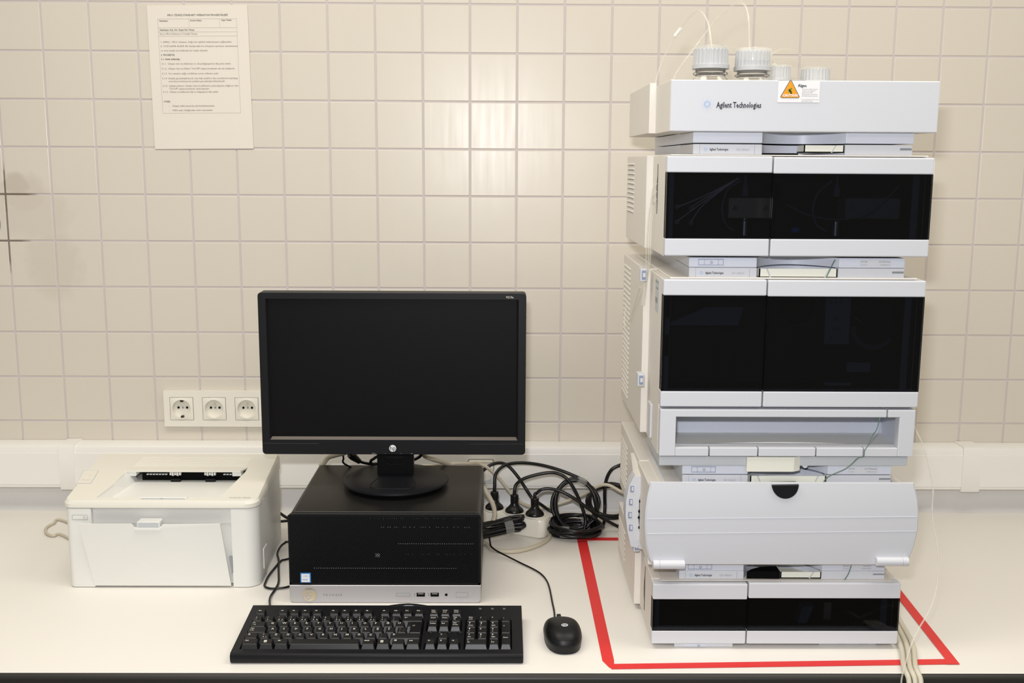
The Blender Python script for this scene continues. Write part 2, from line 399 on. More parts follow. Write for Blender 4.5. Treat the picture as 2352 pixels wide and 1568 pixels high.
rows = [(74.5, 0, '1. AMAÇ:  HPLC cihazının doğru bir şekilde kullanılmasını sağlamaktır.', 0), (83, 0, '2. UYGULAMA ALANI: Bir karışımdaki her bileşenin ayrılması, tanımlanması', 0),
 (92, 0, 've nicel analizi için kullanılan bir analiz cihazıdır.', 0), (101, 0, '3. PROSEDÜR:', 1), (109.5, 0, '3.1. Aletin kullanılışı:', 1),
 (119, 0, '3.1.1  Cihazın tüm modüllerinin ve cihaz bilgisayarının fişi prize takılır.', 0), (129, 0, '3.1.2  Cihazın tüm modülleri "On/Off" tuşuna basılarak tek tek çalıştırılır.', 0),
 (139, 0, '3.1.3  Oto sampler ışığı söndükten sonra software açılır.', 0), (149, 0, '3.1.4  Analizi gerçekleştirilecek olan kişi analitleri, faz çözeltilerini hazırlayıp', 0),
 (155, 13, 'metoduna belirleyerek analizini gerçekleştirebilmektedir.', 0), (164.5, 0, '3.1.5  Çalışma bitince Cihazın tüm modüllerinin açma kapama düğmesi olan', 0),
 (170.5, 13, '"On/Off" tuşuna basılarak cihaz kapatılır.', 0), (177, 0, '3.1.6  Cihazın modüllerinin fişi ve bilgisayarın fişi çekilir.', 0),
 (197, 0, 'UYARI:', 1), (206, 10, '-    Cihazın tabla kısmında vial bırakılmamalıdır.', 0), (215, 10, '-    Valf\'in açık olduğundan emin olunmalıdır.', 0)]
for (v, du, s, bd) in rows: ln(24 + du, v, s, .0050, sx=1.045 if not bd else .95, bold=.00012 if bd else 0)
tx = texts(L_, nt_, 'ink', 'printed_text')
for v in tx.data.vertices: pass
tx.data.transform(Matrix.Translation(Vector((0, 0, 0))))
# the print was laid out on the sheet's own axes: carry it to the wall with the sheet
off = Matrix.Translation(-(nt_.location - Vector((0, 0, DZ))))
tx.data.transform(off @ rotn @ off.inverted())
b = B()
for (x0, z0, x1, z1) in ((21, 27.5, 186, 27.9), (21, 45.5, 186, 45.9), (21, 54, 186, 54.4), (21, 62.5, 186, 62.9), (21, 221, 186, 221.4), (21, 27.5, 21.4, 221), (186, 27.5, 186.4, 221.4), (86, 27.5, 86.3, 45.5), (150, 27.5, 150.3, 45.5)):
    b.box(-.105 + x0 / 1000, -.0019, .148 - z1 / 1000, -.105 + x1 / 1000, -.00155, .148 - z0 / 1000)
stuff(b.xf(rotn).obj('ruled_frame', nt_, 'rule'))

# ------------------------------------------------------------------ red tape on the bench
tp = thing('tape_outline', 'red adhesive tape outline stuck on the bench around the white instrument stack', 'tape', (1.4, -.5, 0))
B().prism([(1.128, -.205), (1.1485, -.205), (1.1485, -.755), (1.146, -.785), (1.139, -.781), (1.130, -.757)], 'z', .0002, .0006).obj('tape_strip', tp, 'red')
B().prism([(1.128, -.212), (1.128, -.196), (1.722, -.192), (1.722, -.208)], 'z', .0007, .0011).obj('tape_strip', tp, 'red')
B().prism([(1.141, -.786), (1.1455, -.769), (1.6745, -.751), (1.686, -.768)], 'z', .0008, .0012).obj('tape_strip', tp, 'red')
B().prism([(1.703, -.192), (1.722, -.192), (1.706, -.471), (1.690, -.7695), (1.668, -.7695), (1.6745, -.750), (1.687, -.517)], 'z', .0013, .0017).obj('tape_strip', tp, 'red')

# ------------------------------------------------------------------ the white analysis instrument: five stacked modules
XL, XR, YF = 1.2165, 1.617, -.715          # sides and front plane of the stack
def spark(parent, x, z, y, s):
    """starburst of small blue dots"""
    b = B(); b2 = B()
    for k in range(8):
        a = k * PI / 4
        for (r, q) in ((.36, .075), (.56, .060), (.76, .048), (.96, .036)):
            rr = r * (1 if k % 2 == 0 else .86)
            (b if r > .4 else b2).lathe([(q * s, 0), (0, .0)], (x + math.cos(a) * rr * s, y, z + math.sin(a) * rr * s), (0, -1, 0), 6)
        a += PI / 8
        b2.lathe([(.05 * s, 0), (0, 0)], (x + math.cos(a) * .42 * s, y, z + math.sin(a) * .42 * s), (0, -1, 0), 6)
    stuff(b.obj('starburst_rays', parent, 'lblue')); stuff(b2.obj('starburst_ring', parent, 'blue'))
BY = -.700                                   # front plane of the narrow bands between the modules
def foot_band(root, z0, z1, serial, curve=-1, y=BY):
    """narrow band under a module: block with the power key, block with the serial label, hollow link between"""
    p = B().box(1.256, y, z0, 1.3605, y + .12, z1, .0012).obj('power_block', root, 'band')
    h = z1 - z0
    k = B().box(1.271, y - .0007, z0 + h * .28, 1.308, y + .0006, z0 + h * .78, .0004, 1).obj('power_key', p, 'band')
    b = B()
    for (a, c) in ((1.2705, 1.2709), (1.2795, 1.2799), (1.3007, 1.3011), (1.3085, 1.3089)): b.box(a, y - .0012, z0 + h * .24, c, y - .0006, z0 + h * .82)
    b.box(1.2705, y - .0012, z0 + h * .80, 1.3089, y - .0006, z0 + h * .84); b.box(1.2705, y - .0012, z0 + h * .22, 1.3089, y - .0006, z0 + h * .25)
    stuff(b.obj('key_outline', p, 'clipblue'))
    b = B(); n = 14
    pts = [Vector((1.2905 + .0018 * math.cos(a), y - .0012, z0 + h * .5 + .0018 * math.sin(a))) for a in [PI * (.68 + 1.64 * i / n) for i in range(n + 1)]]
    b.tube(pts, .00022, 5, 1); b.box(1.2903, y - .0014, z0 + h * .5 + .0006, 1.2907, y - .001, z0 + h * .5 + .0026); b.obj('power_symbol', p, 'inkd')
    q = B().box(1.4865, y, z0, 1.5885, y + .12, z1, .0012).obj('serial_block', root, 'band')
    B().box(1.519, y - .0006, z0 + h * .2, 1.5665, y + .0002, z0 + h * .85).obj('serial_label', q, 'white')
    texts([(serial[0], .0030, (1.520, y - .0008, z0 + h * .58), dict(bold=.0001)), (serial[1], .0030, (1.5655, y - .0008, z0 + h * .58), dict(align='RIGHT', bold=.0001)),
           ('Serial No.', .0026, (1.520, y - .0008, z0 + h * .26), {}), (serial[2], .0028, (1.5655, y - .0008, z0 + h * .26), dict(align='RIGHT'))], q, 'inkl', 'printed_text')
    # hollow curved link
    pts = [(1.3605, y + .001)]; n = 12
    for i in range(n + 1):
        t = i / n; pts.append((1.3605 + .126 * t, y + .002 + .055 * math.sin(PI * t) ** .8))
    pts += [(1.4865, y + .12), (1.3605, y + .12)]
    B().prism(pts, 'z', z0, z1).obj('curved_link', root, 'band', 40)
    B().box(1.2562, y + .1201, z0, 1.5883, -.29, z1).obj('base_plate', root, 'band')
def name_band(root, z0, z1, tray='right', y=BY):
    p = B().box(1.2565, y, z0, 1.361, y + .12, z1, .0012).obj('name_block', root, 'white')
    h = z1 - z0
    b = B(); b.box(1.2665, y - .0003, z0 + .0008, 1.2668, y, z1 - .001); b.box(1.3495, y - .0003, z0 + .0008, 1.3498, y, z1 - .001); stuff(b.obj('plate_outline', p, 'clipblue'))
    spark(p, 1.2755, z0 + h * .5, y - .0008, .0048)
    text('Agilent Technologies', .0052, (1.2815, y - .0006, z0 + h * .38), p, 'inkd', 'lettering', bold=.00012, sx=.64)
    text('1260  Infinity II', .0048, (1.3215, y - .0006, z0 + h * .38), p, 'inkl', 'lettering', sx=.68)
    q = B().prism([(1.486, z0), (1.5885, z0), (1.5885, z0 + h * .5), (1.570, z0 + h * .5), (1.570, z0 + h * .68), (1.5885, z0 + h * .68), (1.5885, z1), (1.486, z1)], 'y', y, y + .12, .0006, 1).obj('slotted_block', root, 'white')
    B().box(1.570, y + .003, z0 + h * .5, 1.588, y + .1, z0 + h * .68).obj('slot_floor', q, 'midgrey')
    pts = [(1.361, y + .001)]; n = 12
    for i in range(n + 1):
        t = i / n; pts.append((1.361 + .125 * t, y + .004 + .045 * math.sin(PI * t) ** .8))
    pts += [(1.486, y + .12), (1.361, y + .12)]
    B().prism(pts, 'z', z0, z1 - .001).obj('curved_link', root, 'band', 40)
    B().box(1.2567, y + .1201, z0, 1.5883, -.29, z1).obj('top_plate', root, 'band')
    if tray:
        a, c, zb = {'right': (1.424, 1.4845, z0 + .0035), 'wide': (1.3645, 1.4845, z0 + .001), 'rightlow': (1.420, 1.4855, z0 + .002)}[tray]
        t = B(); yy = y - .001
        t.box(a, yy, zb, c, yy + .0018, z1 - .001); t.box(a, yy, zb, a + .0015, yy + .04, z1 - .001); t.box(c - .0015, yy, zb, c, yy + .04, z1 - .001); t.box(a, yy, zb, c, yy + .04, zb + .0015)
        tr = t.obj('leak_tray', root, 'cream')
        B().prism([(c - .020, zb), (c - .018, zb), (c - .0115, z1 - .001), (c - .0135, z1 - .001)], 'y', yy - .0006, yy + .0002).obj('tray_rib', tr, 'grey')
        if tray == 'wide': B().prism([(a + .0185, zb), (a + .016, zb), (a + .010, z1 - .001), (a + .0125, z1 - .001)], 'y', yy - .0006, yy + .0002).obj('tray_rib', tr, 'grey')
def doors(root, zl, zr, gl, gr, split, bot, xr=XR, xl=XL, inner=None):
    """two doors: white head strip, smoked panel, white foot strip. zl/zr: (foot bottom, panel bottom, panel top, head top)"""
    for (name, x0, x1, z) in (('left_door', xl - .0005, split - .0008, zl), ('right_door', split + .0012, xr + .0005, zr)):
        d = B().box(x0, YF, z[2], x1, YF + .022, z[3], .0018).obj(name, root, 'white')
        B().box(x0, YF, z[0], x1, YF + .022, z[1], .0018).obj('foot_strip', d, 'white')
        B().box(x0 + .0004, YF + .0006, z[1], x1 - .0004, YF + .0036, z[2]).obj('smoked_panel', d, 'smoke')
        B().box(x0 + (.0004 if x0 > 1.3 else .0034), YF + .0045, z[1], x0 + (.0025 if x0 > 1.3 else .0045), YF + .014, z[2]).obj('panel_edge', d, 'cavity')
    z0, z1 = zl[1], zl[2]
    b = B(); b.box(xl + .004, -.60, z0 - .01, xr - .004, -.595, z1 + .01)
    b.box(xl + .0032, YF + .0226, z0 - .012, xl + .0045, -.595, z1 + .012); b.box(xr - .0045, YF + .0226, z0 - .012, xr - .0032, -.595, z1 + .012); b.box(xl + .0002, YF + .0046, z0, xl + .0028, YF + .0224, z1); b.box(xr - .0028, YF + .0046, z0, xr - .0002, YF + .0224, z1)
    b.box(xl + .003, YF + .024, z0 - .012, xr - .003, -.595, z0 - .009); b.box(xl + .003, YF + .024, z1 + .009, xr - .003, -.595, z1 + .012)
    b.obj('inner_cavity', root, 'cavity')
    B().box(xl + .003, YF + .016, z0, xl + .013, YF + .020, z1).obj('inner_rail', root, 'inner')
    B().box(xr - .024, YF + .016, z0, xr - .014, YF + .020, z1).obj('inner_rail', root, 'inner')
def sleeve(root, z0, z1, yfront=YF + .0225, nl=11, zl0=None, zl1=None, yback=-.285, top_in=0, xl=XL, xr=XR, hollow=True):
    """housing: hollow front sleeve, wider rear cover with louvres down its side"""
    ys = -.560
    if hollow:
        b = B(); b.box(xl, yfront, z0, xl + .003, ys, z1, .0008, 1); b.box(xr - .003, yfront, z0, xr, ys, z1, .0008, 1)
        b.box(xl + .003, yfront, z1 - .003, xr - .003, ys, z1); b.box(xl + .003, yfront, z0, xr - .003, ys, z0 + .003); b.box(xl + .003, ys - .01, z0 + .003, xr - .003, ys, z1 - .003)
        b.obj('front_sleeve', root, 'sleeve')
    r = B().box(xl - .0105, ys + .0002, z0 + .001, xr + .006, yback, z1 + .001, .0015).obj('rear_cover', root, 'sleeve')
    zl0 = z0 + .02 if zl0 is None else zl0; zl1 = z1 - .02 if zl1 is None else zl1
    lv = None
    for i in range(nl):
        z = zl0 + (zl1 - zl0) * (i + .5) / nl
        if lv is None:
            lv = B().prism([(xl - .0104, -.0006), (xl - .0104, .0030), (xl - .0124, -.0002)], 'y', yback - .112, yback - .014, 0).xf(Matrix.Translation((0, 0, z))).obj('louvre', r, 'sleeve'); base = z
            gp = B().box(xl - .0109, yback - .106, -.0022, xl - .0104, yback - .020, -.0002).xf(Matrix.Translation((0, 0, z))).obj('vent_shade', r, 'midgrey')  # grey strip paints the shade of the slot under each louvre
        else:
            for q_ in (lv, gp): o = q_.copy(); COL.objects.link(o); o.parent = r; o.location = (0, 0, z - base)
    return r

# --- detector (bottom)
det = thing('detector_module', 'lowest white instrument module standing on the bench inside the red tape', 'lab instrument', (1.41, -.5, 0))
b = B()
b.box(1.251, -.708, .0003, 1.346, -.60, .0085, .001); b.box(1.4885, -.700, .0003, 1.582, -.60, .0085, .001); b.box(1.25, -.60, .0003, 1.60, -.30, .0085)
b.obj('foot', det, 'white')
b = B().box(1.265, -.7088, .0012, 1.303, -.7079, .0066); b.obj('power_key', det, 'band')
b = B(); b.tube([Vector((1.2905 + .0018 * math.cos(a), -.7091, .0038 + .0018 * math.sin(a))) for a in [PI * (.68 + 1.64 * i / 12) for i in range(13)]], .00025, 5, 1); b.obj('power_symbol', det, 'inkd')
texts([('G7115A', .0026, (1.521, -.7008, .0056), {}), ('1260 DAD WR', .0026, (1.568, -.7008, .0056), dict(align='RIGHT')), ('Serial No.', .0026, (1.521, -.7008, .0022), {}), ('DEAC602094', .0026, (1.568, -.7008, .0022), dict(align='RIGHT'))], det, 'ink', 'printed_text')
doors(det, (.009, .0315, .0845, .1105), (.009, .0315, .0865, .1125), 0, 0, 1.3655, 0, xr=1.6105, xl=1.2135)
sleeve(det, .009, .112, nl=6, yback=-.30, xl=1.2135, xr=1.6105)
B().box(1.226, -.706, .1120, 1.600, -.31, .1130, .0004, 1).obj('lid', det, 'sleeve')
name_band(det, .1131, .1268, 'rightlow')
B().prism([(1.366, -.698), (1.376, -.688), (1.392, -.678), (1.41, -.675), (1.4195, -.675), (1.4195, -.699)], 'z', .1132, .1255).obj('dark_recess', det, 'deep')
B().prism(rrect(1.50, .035, 1.512, .065, .001), 'y', -.68, -.66).obj('inner_bracket', det, 'metalb')
B().prism([(1.455, .034), (1.47, .034), (1.48, .062), (1.462, .062)], 'y', -.69, -.67).obj('inner_block', det, 'inner')

# --- column thermostat: bulging front door
mct = thing('column_oven_module', 'white instrument module with bulging blank front door and black half-round grip', 'lab instrument', (1.41, -.5, .13))
foot_band(mct, .1270, .1405, ('G7116A', '1260 MCT', 'DEAEP05978'))
yd = -.722
ol = [(1493, 1120), (1487, 1145), (1482, 1180), (1481, 1215), (1484, 1255), (1492, 1292), (1499, 1297)]
orr = [(2078, 1291), (2090, 1288), (2102, 1255), (2110, 1215), (2112, 1180), (2110, 1145), (2103, 1116)]
oc = [(2098, 1112), (1499, 1115)]
def xz(l, y): return [(at(u, v, y=y).x, at(u, v, y=y).z) for (u, v) in l]
poly = xz(ol + orr + oc, yd)
zc = sum(p[1] for p in poly) / len(poly)
# the slab is bowed: split into levels of height, its front pushed out in the middle
t = bmesh.new(); zs = sorted(p[1] for p in poly); z0, z1 = zs[0], zs[-1]
def side(l, z):
    l = sorted(l, key=lambda p: p[1])
    for a, c in zip(l, l[1:]):
        if a[1] <= z <= c[1]: return a[0] + (c[0] - a[0]) * (z - a[1]) / max(c[1] - a[1], 1e-6)
    return l[0][0] if z < l[0][1] else l[-1][0]
LS, RS = xz(ol, yd), xz(orr, yd); rowsv = []; NZ = 22
for i in range(NZ + 1):
    z = z0 + (z1 - z0) * i / NZ; q = (z - z0) / (z1 - z0)
    yb = yd + .004 * (2 * q - 1) ** 2
    x0, x1 = side(LS, z), side(RS, z)
    rowsv.append([t.verts.new(p) for p in ((x0, yd + .012, z), (x0, yb + .003, z), (x0 + .0025, yb, z), (x1 - .0025, yb, z), (x1, yb + .003, z), (x1, yd + .012, z))])
for A, D in zip(rowsv, rowsv[1:]):
    for k in range(6): t.faces.new((A[k], A[(k + 1) % 6], D[(k + 1) % 6], D[k]))
t.faces.new(rowsv[0][::-1]); t.faces.new(rowsv[-1]); bmesh.ops.recalc_face_normals(t, faces=t.faces)
door = B()._add(t).obj('front_door', mct, 'white', 35)
for (v0, v1, dy_) in ((1192, 1187, 0), (1226, 1220, 0)):
    a, c = at(1486, v0, y=yd - .0002), at(2106, v1, y=yd - .0002)
    B().hexa([(a.x, yd + .0015, a.z - .0005), (c.x, yd + .0015, c.z - .0005), (c.x, yd + .008, c.z - .0005), (a.x, yd + .008, a.z - .0005)],
             [(a.x, yd - .0006, a.z + .0004), (c.x, yd - .0006, c.z + .0004), (c.x, yd + .008, c.z + .0004), (a.x, yd + .008, a.z + .0004)]).obj('door_crease', door, 'band')
g = [(at(u, v, y=yd).x, at(u, v, y=yd).z) for (u, v) in [(1773, 1114)] + [(1804 - 30.5 * math.cos(a), 1114 + 31 * math.sin(a)) for a in [PI * i / 14 for i in range(1, 14)]] + [(1835, 1113)]]
B().prism(g, 'y', yd - .001, yd + .02, .0008, 1).obj('grip', door, 'blackm', 40)
for (u0, u1, v) in ((1500, 1573, 1297), (2013, 2087, 1290)):
    a, c = at(u0, v, y=yd - .004), at(u1, v, y=yd - .004)
    h = B().lathe([(0, 0), (.0065, 0), (.0072, .0007), (.0072, c.x - a.x - .0007), (.0065, c.x - a.x), (0, c.x - a.x)], (a.x, yd - .002, a.z), (1, 0, 0), 24).obj('hinge', door, 'white', 40)
    xs = a.x + .010 if u0 < 1800 else c.x - .010
    B().lathe([(.0073, 0), (.0073, .0004)], (xs, yd - .002, a.z), (1, 0, 0), 24).obj('hinge_joint', h, 'midgrey')
B().box(1.204, -.7095, .1408, 1.615, -.56, .2700, .0015).obj('front_body', mct, 'sleeve')
sleeve(mct, .1407, .2700, nl=9, yback=-.28, hollow=False)
B().box(1.222, -.7045, .2700, 1.606, -.30, .2712, .0004, 1).obj('lid', mct, 'sleeve')
name_band(mct, .2713, .2868, 'wide')
for x in (1.232, 1.597): B().box(x - .0012, -.69, .2712, x + .0012, -.50, .2725).obj('lid_rail', mct, 'band')
# flared tube guide on the left side
yg = -.600
gl = [(1484, 1091), (1458, 1093), (1446, 1115), (1438, 1150), (1437, 1185), (1441, 1220), (1449, 1255), (1478, 1263), (1470, 1230), (1467, 1195), (1469, 1150), (1476, 1115)]
B().prism(xz(gl, yg), 'y', yg, yg + .035, .001, 1).obj('tube_guide', mct, 'white', 40)
gt = [(1484, 1091), (1458, 1093), (1466, 1062), (1482, 1060)]
B().hexa([tuple(at(u, v, y=yg + .001)) for (u, v) in ((1459, 1092), (1484, 1091))] + [(at(1484, 1091, y=yg).x, yg + .034, at(1484, 1091, y=yg).z), (at(1459, 1091, y=yg).x, yg + .034, at(1459, 1091, y=yg).z)],
         [(1.201, -.50, .262), (1.214, -.50, .262), (1.214, -.48, .262), (1.201, -.48, .262)]).obj('guide_shoulder', mct, 'sleeve')
for (u, v) in ((1452, 1123), (1449, 1153), (1447, 1183), (1449, 1212)):
    p = at(u, v, y=yg - .001)
    c_ = B().box(p.x - .0030, yg - .0012, p.z - .0055, p.x + .0030, yg + .001, p.z + .0055, .0005, 1).obj('guide_slot', mct, 'clipblue')
    B().box(p.x - .0010, yg - .0022, p.z - .003, p.x + .0024, yg - .0012, p.z + .004, .0004, 1).obj('slot_tongue', c_, 'white')
for (u, v) in ((1470, 1151), (1468, 1174), (1467, 1188), (1468, 1211)):
    p = at(u, v, y=yg - .001); B().box(p.x - .0014, yg - .002, p.z - .0018, p.x + .0014, yg + .001, p.z + .0018).obj('guide_hole', mct, 'deep')

# --- autosampler: open tray below, smoked doors above
smp = thing('autosampler_module', 'tall white instrument module with large black smoked doors and open tray below', 'lab instrument', (1.41, -.5, .29))
foot_band(smp, .2880, .3032, ('G7129A', '1260 Vialsampler', 'DEAEQ12361'))
pl = B().box(1.2185, -.7045, .3033, 1.6115, -.56, .3185, .0012).obj('bottom_tray_lip', smp, 'grey')
# big cream drip tray hanging in the middle, plus a drain nipple
t = B(); a, c = at(1716, 1052, y=-.712), at(1822, 1083, y=-.712)
t.hexa([(a.x, -.712, c.z), (c.x, -.712, c.z), (c.x + .012, -.7048, c.z), (a.x, -.7048, c.z)], [(a.x, -.712, .3195), (c.x + .001, -.712, .3195), (c.x + .012, -.7048, .3195), (a.x, -.7048, .3195)]); t.obj('drip_tray', smp, 'cream')
p = at(1848, 1068, y=-.70); B().lathe([(0, 0), (.0035, 0), (.0042, -.001), (.0046, -.014)], (p.x, -.704, p.z), (0, -1, 0), 16).obj('drain_nipple', smp, 'white', 40)
# tray frame with window, notched lower lip
fz0, fz1, wz0, wz1 = .3215, .3965, .3375, .3845
X0, X1, W0, W1 = 1.2165, 1.6150, 1.2415, 1.5905
tf = B()
tf.box(X0, YF, fz0, W0, YF + .02, fz1, .0012); tf.box(W1, YF, fz0, X1, YF + .02, fz1, .0012)
tf.box(W0 - .002, YF, wz1, 1.5698, YF + .02, fz1, .0012); tf.box(1.5718, YF, wz1, W1 + .002, YF + .02, fz1, .0012)
tray = tf.obj('tray_frame', smp, 'white')
xs = [W0 - .001, 1.2948, 1.3715, 1.4625, 1.5375, W1 + .001]
for a, c in zip(xs, xs[1:]): B().box(a + .001, YF, fz0, c - .001, YF + .018, wz0 - .002, .0012).obj('lip_segment', tray, 'white')
b = B(); b.box(W0, YF + .018, wz0 - .016, W1, YF + .022, wz0 - .001); b.obj('lip_backing', tray, 'grey')
B().hexa([(W0 - .01, YF + .02, .330), (W1 + .01, YF + .02, .330), (W1 + .01, -.612, .332), (W0 - .01, -.612, .332)], [(W0 - .01, YF + .02, .3318), (W1 + .01, YF + .02, .3318), (W1 + .01, -.612, .3338), (W0 - .01, -.612, .3338)]).obj('tray_floor', tray, 'trayfloor')
B().box(W0 - .012, -.612, .328, W1 + .012, -.608, .394).obj('tray_back', tray, 'band')
B().box(W0 - .0135, YF + .0205, .328, W0 - .010, -.608, .394).obj('tray_side', tray, 'band'); B().box(W1 + .010, YF + .0205, .328, W1 + .0135, -.608, .394).obj('tray_side', tray, 'band')
B().prism([(W0, wz0 - .003)] + [(W0 + (W1 - W0) * i / 12, .3352 + .0035 * math.cos(PI * 2 * (i / 12 - .5)) * .5 + .0) for i in range(13)] + [(W1, wz0 - .003)], 'y', -.685, -.680).obj('tray_inner_step', tray, 'trayfloor')
for u in (1563, 1752, 1939):
    p = at(u, 997, y=-.612)
    b = B(); b.box(p.x - .009, -.6145, p.z - .003, p.x + .009, -.612, p.z + .003, .0005, 1); k = b.obj('tray_clip', tray, 'white')
    B().box(p.x - .004, -.6150, p.z - .0026, p.x + .004, -.6145, p.z - .001).obj('clip_gap', k, 'inkl')
doors(smp, (.4005, .4255, .5745, .5990), (.4005, .4255, .5735, .5985), 0, 0, 1.3745, 0)
sleeve(smp, .3190, .5990, nl=27, zl0=.335, zl1=.585, yback=-.265)
b = B().box(XL + .010, -.707, .5992, XR - .010, -.30, .6018, .001, 1); b.obj('lid', smp, 'sleeve')
name_band(smp, .6003, .6160, 'wide')
# things behind the smoked doors
b = B(); b.lathe([(.030, 0), (.030, .002), (0, .002)], (1.452, -.602, .545), (0, -1, 0), 24); b.lathe([(.022, 0), (.022, .002), (0, .002)], (1.30, -.602, .53), (0, -1, 0), 24); b.obj('inner_disc', smp, 'deep')
card = B().box(1.473, -.690, .496, 1.512, -.688, .569).obj('inner_card', smp, 'inner')
texts([('⚠', .010, (1.477, -.6906, .500), {}), ('M  M  M', .006, (1.478, -.6906, .560), {}), ('INJ', .005, (1.487, -.6906, .535), {}), ('o-o', .010, (1.485, -.6906, .518), {})], card, 'deep', 'card_marks')
coil = B(); pts = []
for i in range(120):
    a = -.6 - 2.6 * i / 119; cx, cz = 1.555, .520; r = .032
    th = i * 1.25
    pts.append((cx + math.cos(a) * (r + .004 * math.cos(th)), -.675 + .004 * math.sin(th), cz + math.sin(a) * (r + .004 * math.cos(th))))
coil.tube(pts, .0009, 5, 1); coil.obj('inner_coil', smp, 'inner')
lowc = B().box(1.478, -.69, .43, 1.520, -.68, .4345); lowc.obj('inner_ledge', smp, 'inner')
B().box(1.511, -.690, .452, 1.548, -.689, .467).obj('inner_label', smp, 'inner')
B().tube([(1.520, -.685, .557), (1.520, -.68, .54), (1.532, -.68, .53)], .0008, 6).obj('inner_needle', smp, 'alu')
B().prism([(1.232, .515), (1.30, .545), (1.36, .545), (1.352, .515)], 'y', -.625, -.62).obj('inner_plate', smp, 'inner')
for u_, z_ in ((.548, .56), (.478, .50)): B().box(XL + .006, -.699, z_ - .022, XL + .014, -.6975, z_ + .012).obj('door_catch', smp, 'inner')
# type label on the left side
sl = B().box(XL - .0004, -.668, .540, XL, -.628, .592).obj('side_label', smp, 'grey')
texts([('INPUT 100-240V', .005, (0, 0, 0), dict(rot=Matrix.Translation((XL - .0006, -.630, .586)) @ Matrix.Rotation(-PI / 2, 4, 'Z') @ FRONT, sx=.8)), ('50-60 Hz 180VA', .005, (0, 0, 0), dict(rot=Matrix.Translation((XL - .0006, -.630, .576)) @ Matrix.Rotation(-PI / 2, 4, 'Z') @ FRONT, sx=.8)), ('|||||||||', .010, (0, 0, 0), dict(rot=Matrix.Translation((XL - .0006, -.630, .556)) @ Matrix.Rotation(-PI / 2, 4, 'Z') @ FRONT))], sl, 'ink', 'printed_text')
# swing clips that hold tubing at the left side
for (z, rt) in ((.594, smp), (.4195, smp), (.132, det)):
    c_ = B().box(XL - .021, -.598, z - .011, XL - .0106, -.575, z + .010, .001, 1).obj('tubing_clip', rt, 'white')
    B().box(XL - .019, -.5995, z - .008, XL - .0125, -.5978, z + .007, .0005, 1).obj('clip_window', c_, 'clipblue')
    B().box(XL - .0175, -.6005, z - .004, XL - .0130, -.5993, z + .003, .0004, 1).obj('clip_tongue', c_, 'white')
B().box(XL - .0035, -.63, .328, XL, -.60, .385, .0012, 1).obj('side_finger_rib', smp, 'white')

# --- pump
pmp = thing('pump_module', 'white instrument module with black smoked doors between top tub and sampler', 'lab instrument', (1.41, -.5, .62))
foot_band(pmp, .6165, .6315, ('G7112B', '1260 Bin Pump', 'DEAEB00232'))
doors(pmp, (.6350, .6615, .7600, .7845), (.6350, .6615, .7590, .7835), 0, 0, 1.3750, 0)
sleeve(pmp, .6330, .7850, nl=11, zl0=.682, zl1=.775)
B().box(XL + .006, -.707, .7850, XR - .006, -.30, .7868, .0006, 1).obj('lid', pmp, 'sleeve')
name_band(pmp, .7870, .8025, 'right')
B().box(1.363, -.6995, .7868, 1.416, -.69, .7895).obj('dark_gap', pmp, 'deep')
# dark finger slot on the side
B().prism([(-.620, .712), (-.617, .712), (-.6165, .727), (-.611, .738), (-.609, .750), (-.611, .762), (-.6165, .772), (-.617, .790), (-.620, .790)], 'x', XL - .0006, XL + .001).xf(Matrix.Translation((0, 0, -.018))).obj('finger_slot', pmp, 'edge')
B().prism([(-.620, .025), (-.617, .025), (-.6165, .04), (-.611, .05), (-.609, .062), (-.611, .074), (-.6165, .084), (-.617, .102), (-.620, .102)], 'x', 1.2129, 1.2145).obj('finger_slot', det, 'edge')
# pump heads, screws and tubing behind the doors
for (x0, x1) in ((1.318, 1.386), (1.535 - .035, 1.585)):
    hb = B().box(x0, -.675, .690, x1, -.63, .722, .001, 1).obj('pump_head', pmp, 'metalb' if x0 < 1.4 else 'steel')
    for xx in (x0 + .010, x1 - .010): B().lathe([(.004, 0), (.004, .003), (.002, .003), (.002, .001), (0, .001)], (xx, -.6752, .706), (0, -1, 0), 12).obj('screw', hb, 'steel')
for x in (1.345, 1.487):
    b = B(); b.lathe([(.0055, 0), (.0055, .014), (.0035, .014), (.0035, .020), (0, .020)], (x, -.668, .724), (0, 0, 1), 14); b.lathe([(.002, 0), (.002, .032)], (x, -.668, .724), (0, 0, 1), 8)
    b.obj('valve_fitting', pmp, 'inner', 40)
    b = B(); b.lathe([(0, 0), (.007, 0), (.007, .022), (.005, .024), (.005, .026), (0, .026)], (x, -.672, .664), (0, 0, 1), 14); b.obj('pump_piston', pmp, 'alu', 40)
for (x, z) in ((1.240, .707), (1.262, .705), (1.240, .684), (1.262, .682)): B().lathe([(0, 0), (.0045, 0), (.0045, -.012), (.0025, -.014), (0, -.014)], (x, -.66, z), (0, 1, 0), 12).obj('valve_knob', pmp, 'steel', 40)
def inner_tube(pts, r=.0016, m='inner'):
    B().tube(pts, r, 6, 5).obj('inner_tube', pmp, m)
inner_tube([(1.332, -.690, .748), (1.312, -.690, .732), (1.306, -.69, .705), (1.312, -.69, .682), (1.325, -.69, .672)])
inner_tube([(1.472, -.690, .748), (1.452, -.690, .730), (1.445, -.69, .705), (1.452, -.69, .682), (1.467, -.69, .672)])
inner_tube([(1.405, -.692, .712), (1.44, -.692, .696), (1.49, -.692, .690), (1.535, -.692, .702), (1.575, -.692, .742)], .0012)
for k in range(4): inner_tube([(1.24 + (k % 2) * .022, -.674, .707 - (k // 2) * .022), (1.28, -.685, .725 - k * .004), (1.33, -.687, .752)], .0009, 'grey')
B().lathe([(.015, 0), (.015, .004), (0, .004)], (1.392, -.64, .731), (0, -1, 0), 20).obj('damper', pmp, 'deep')
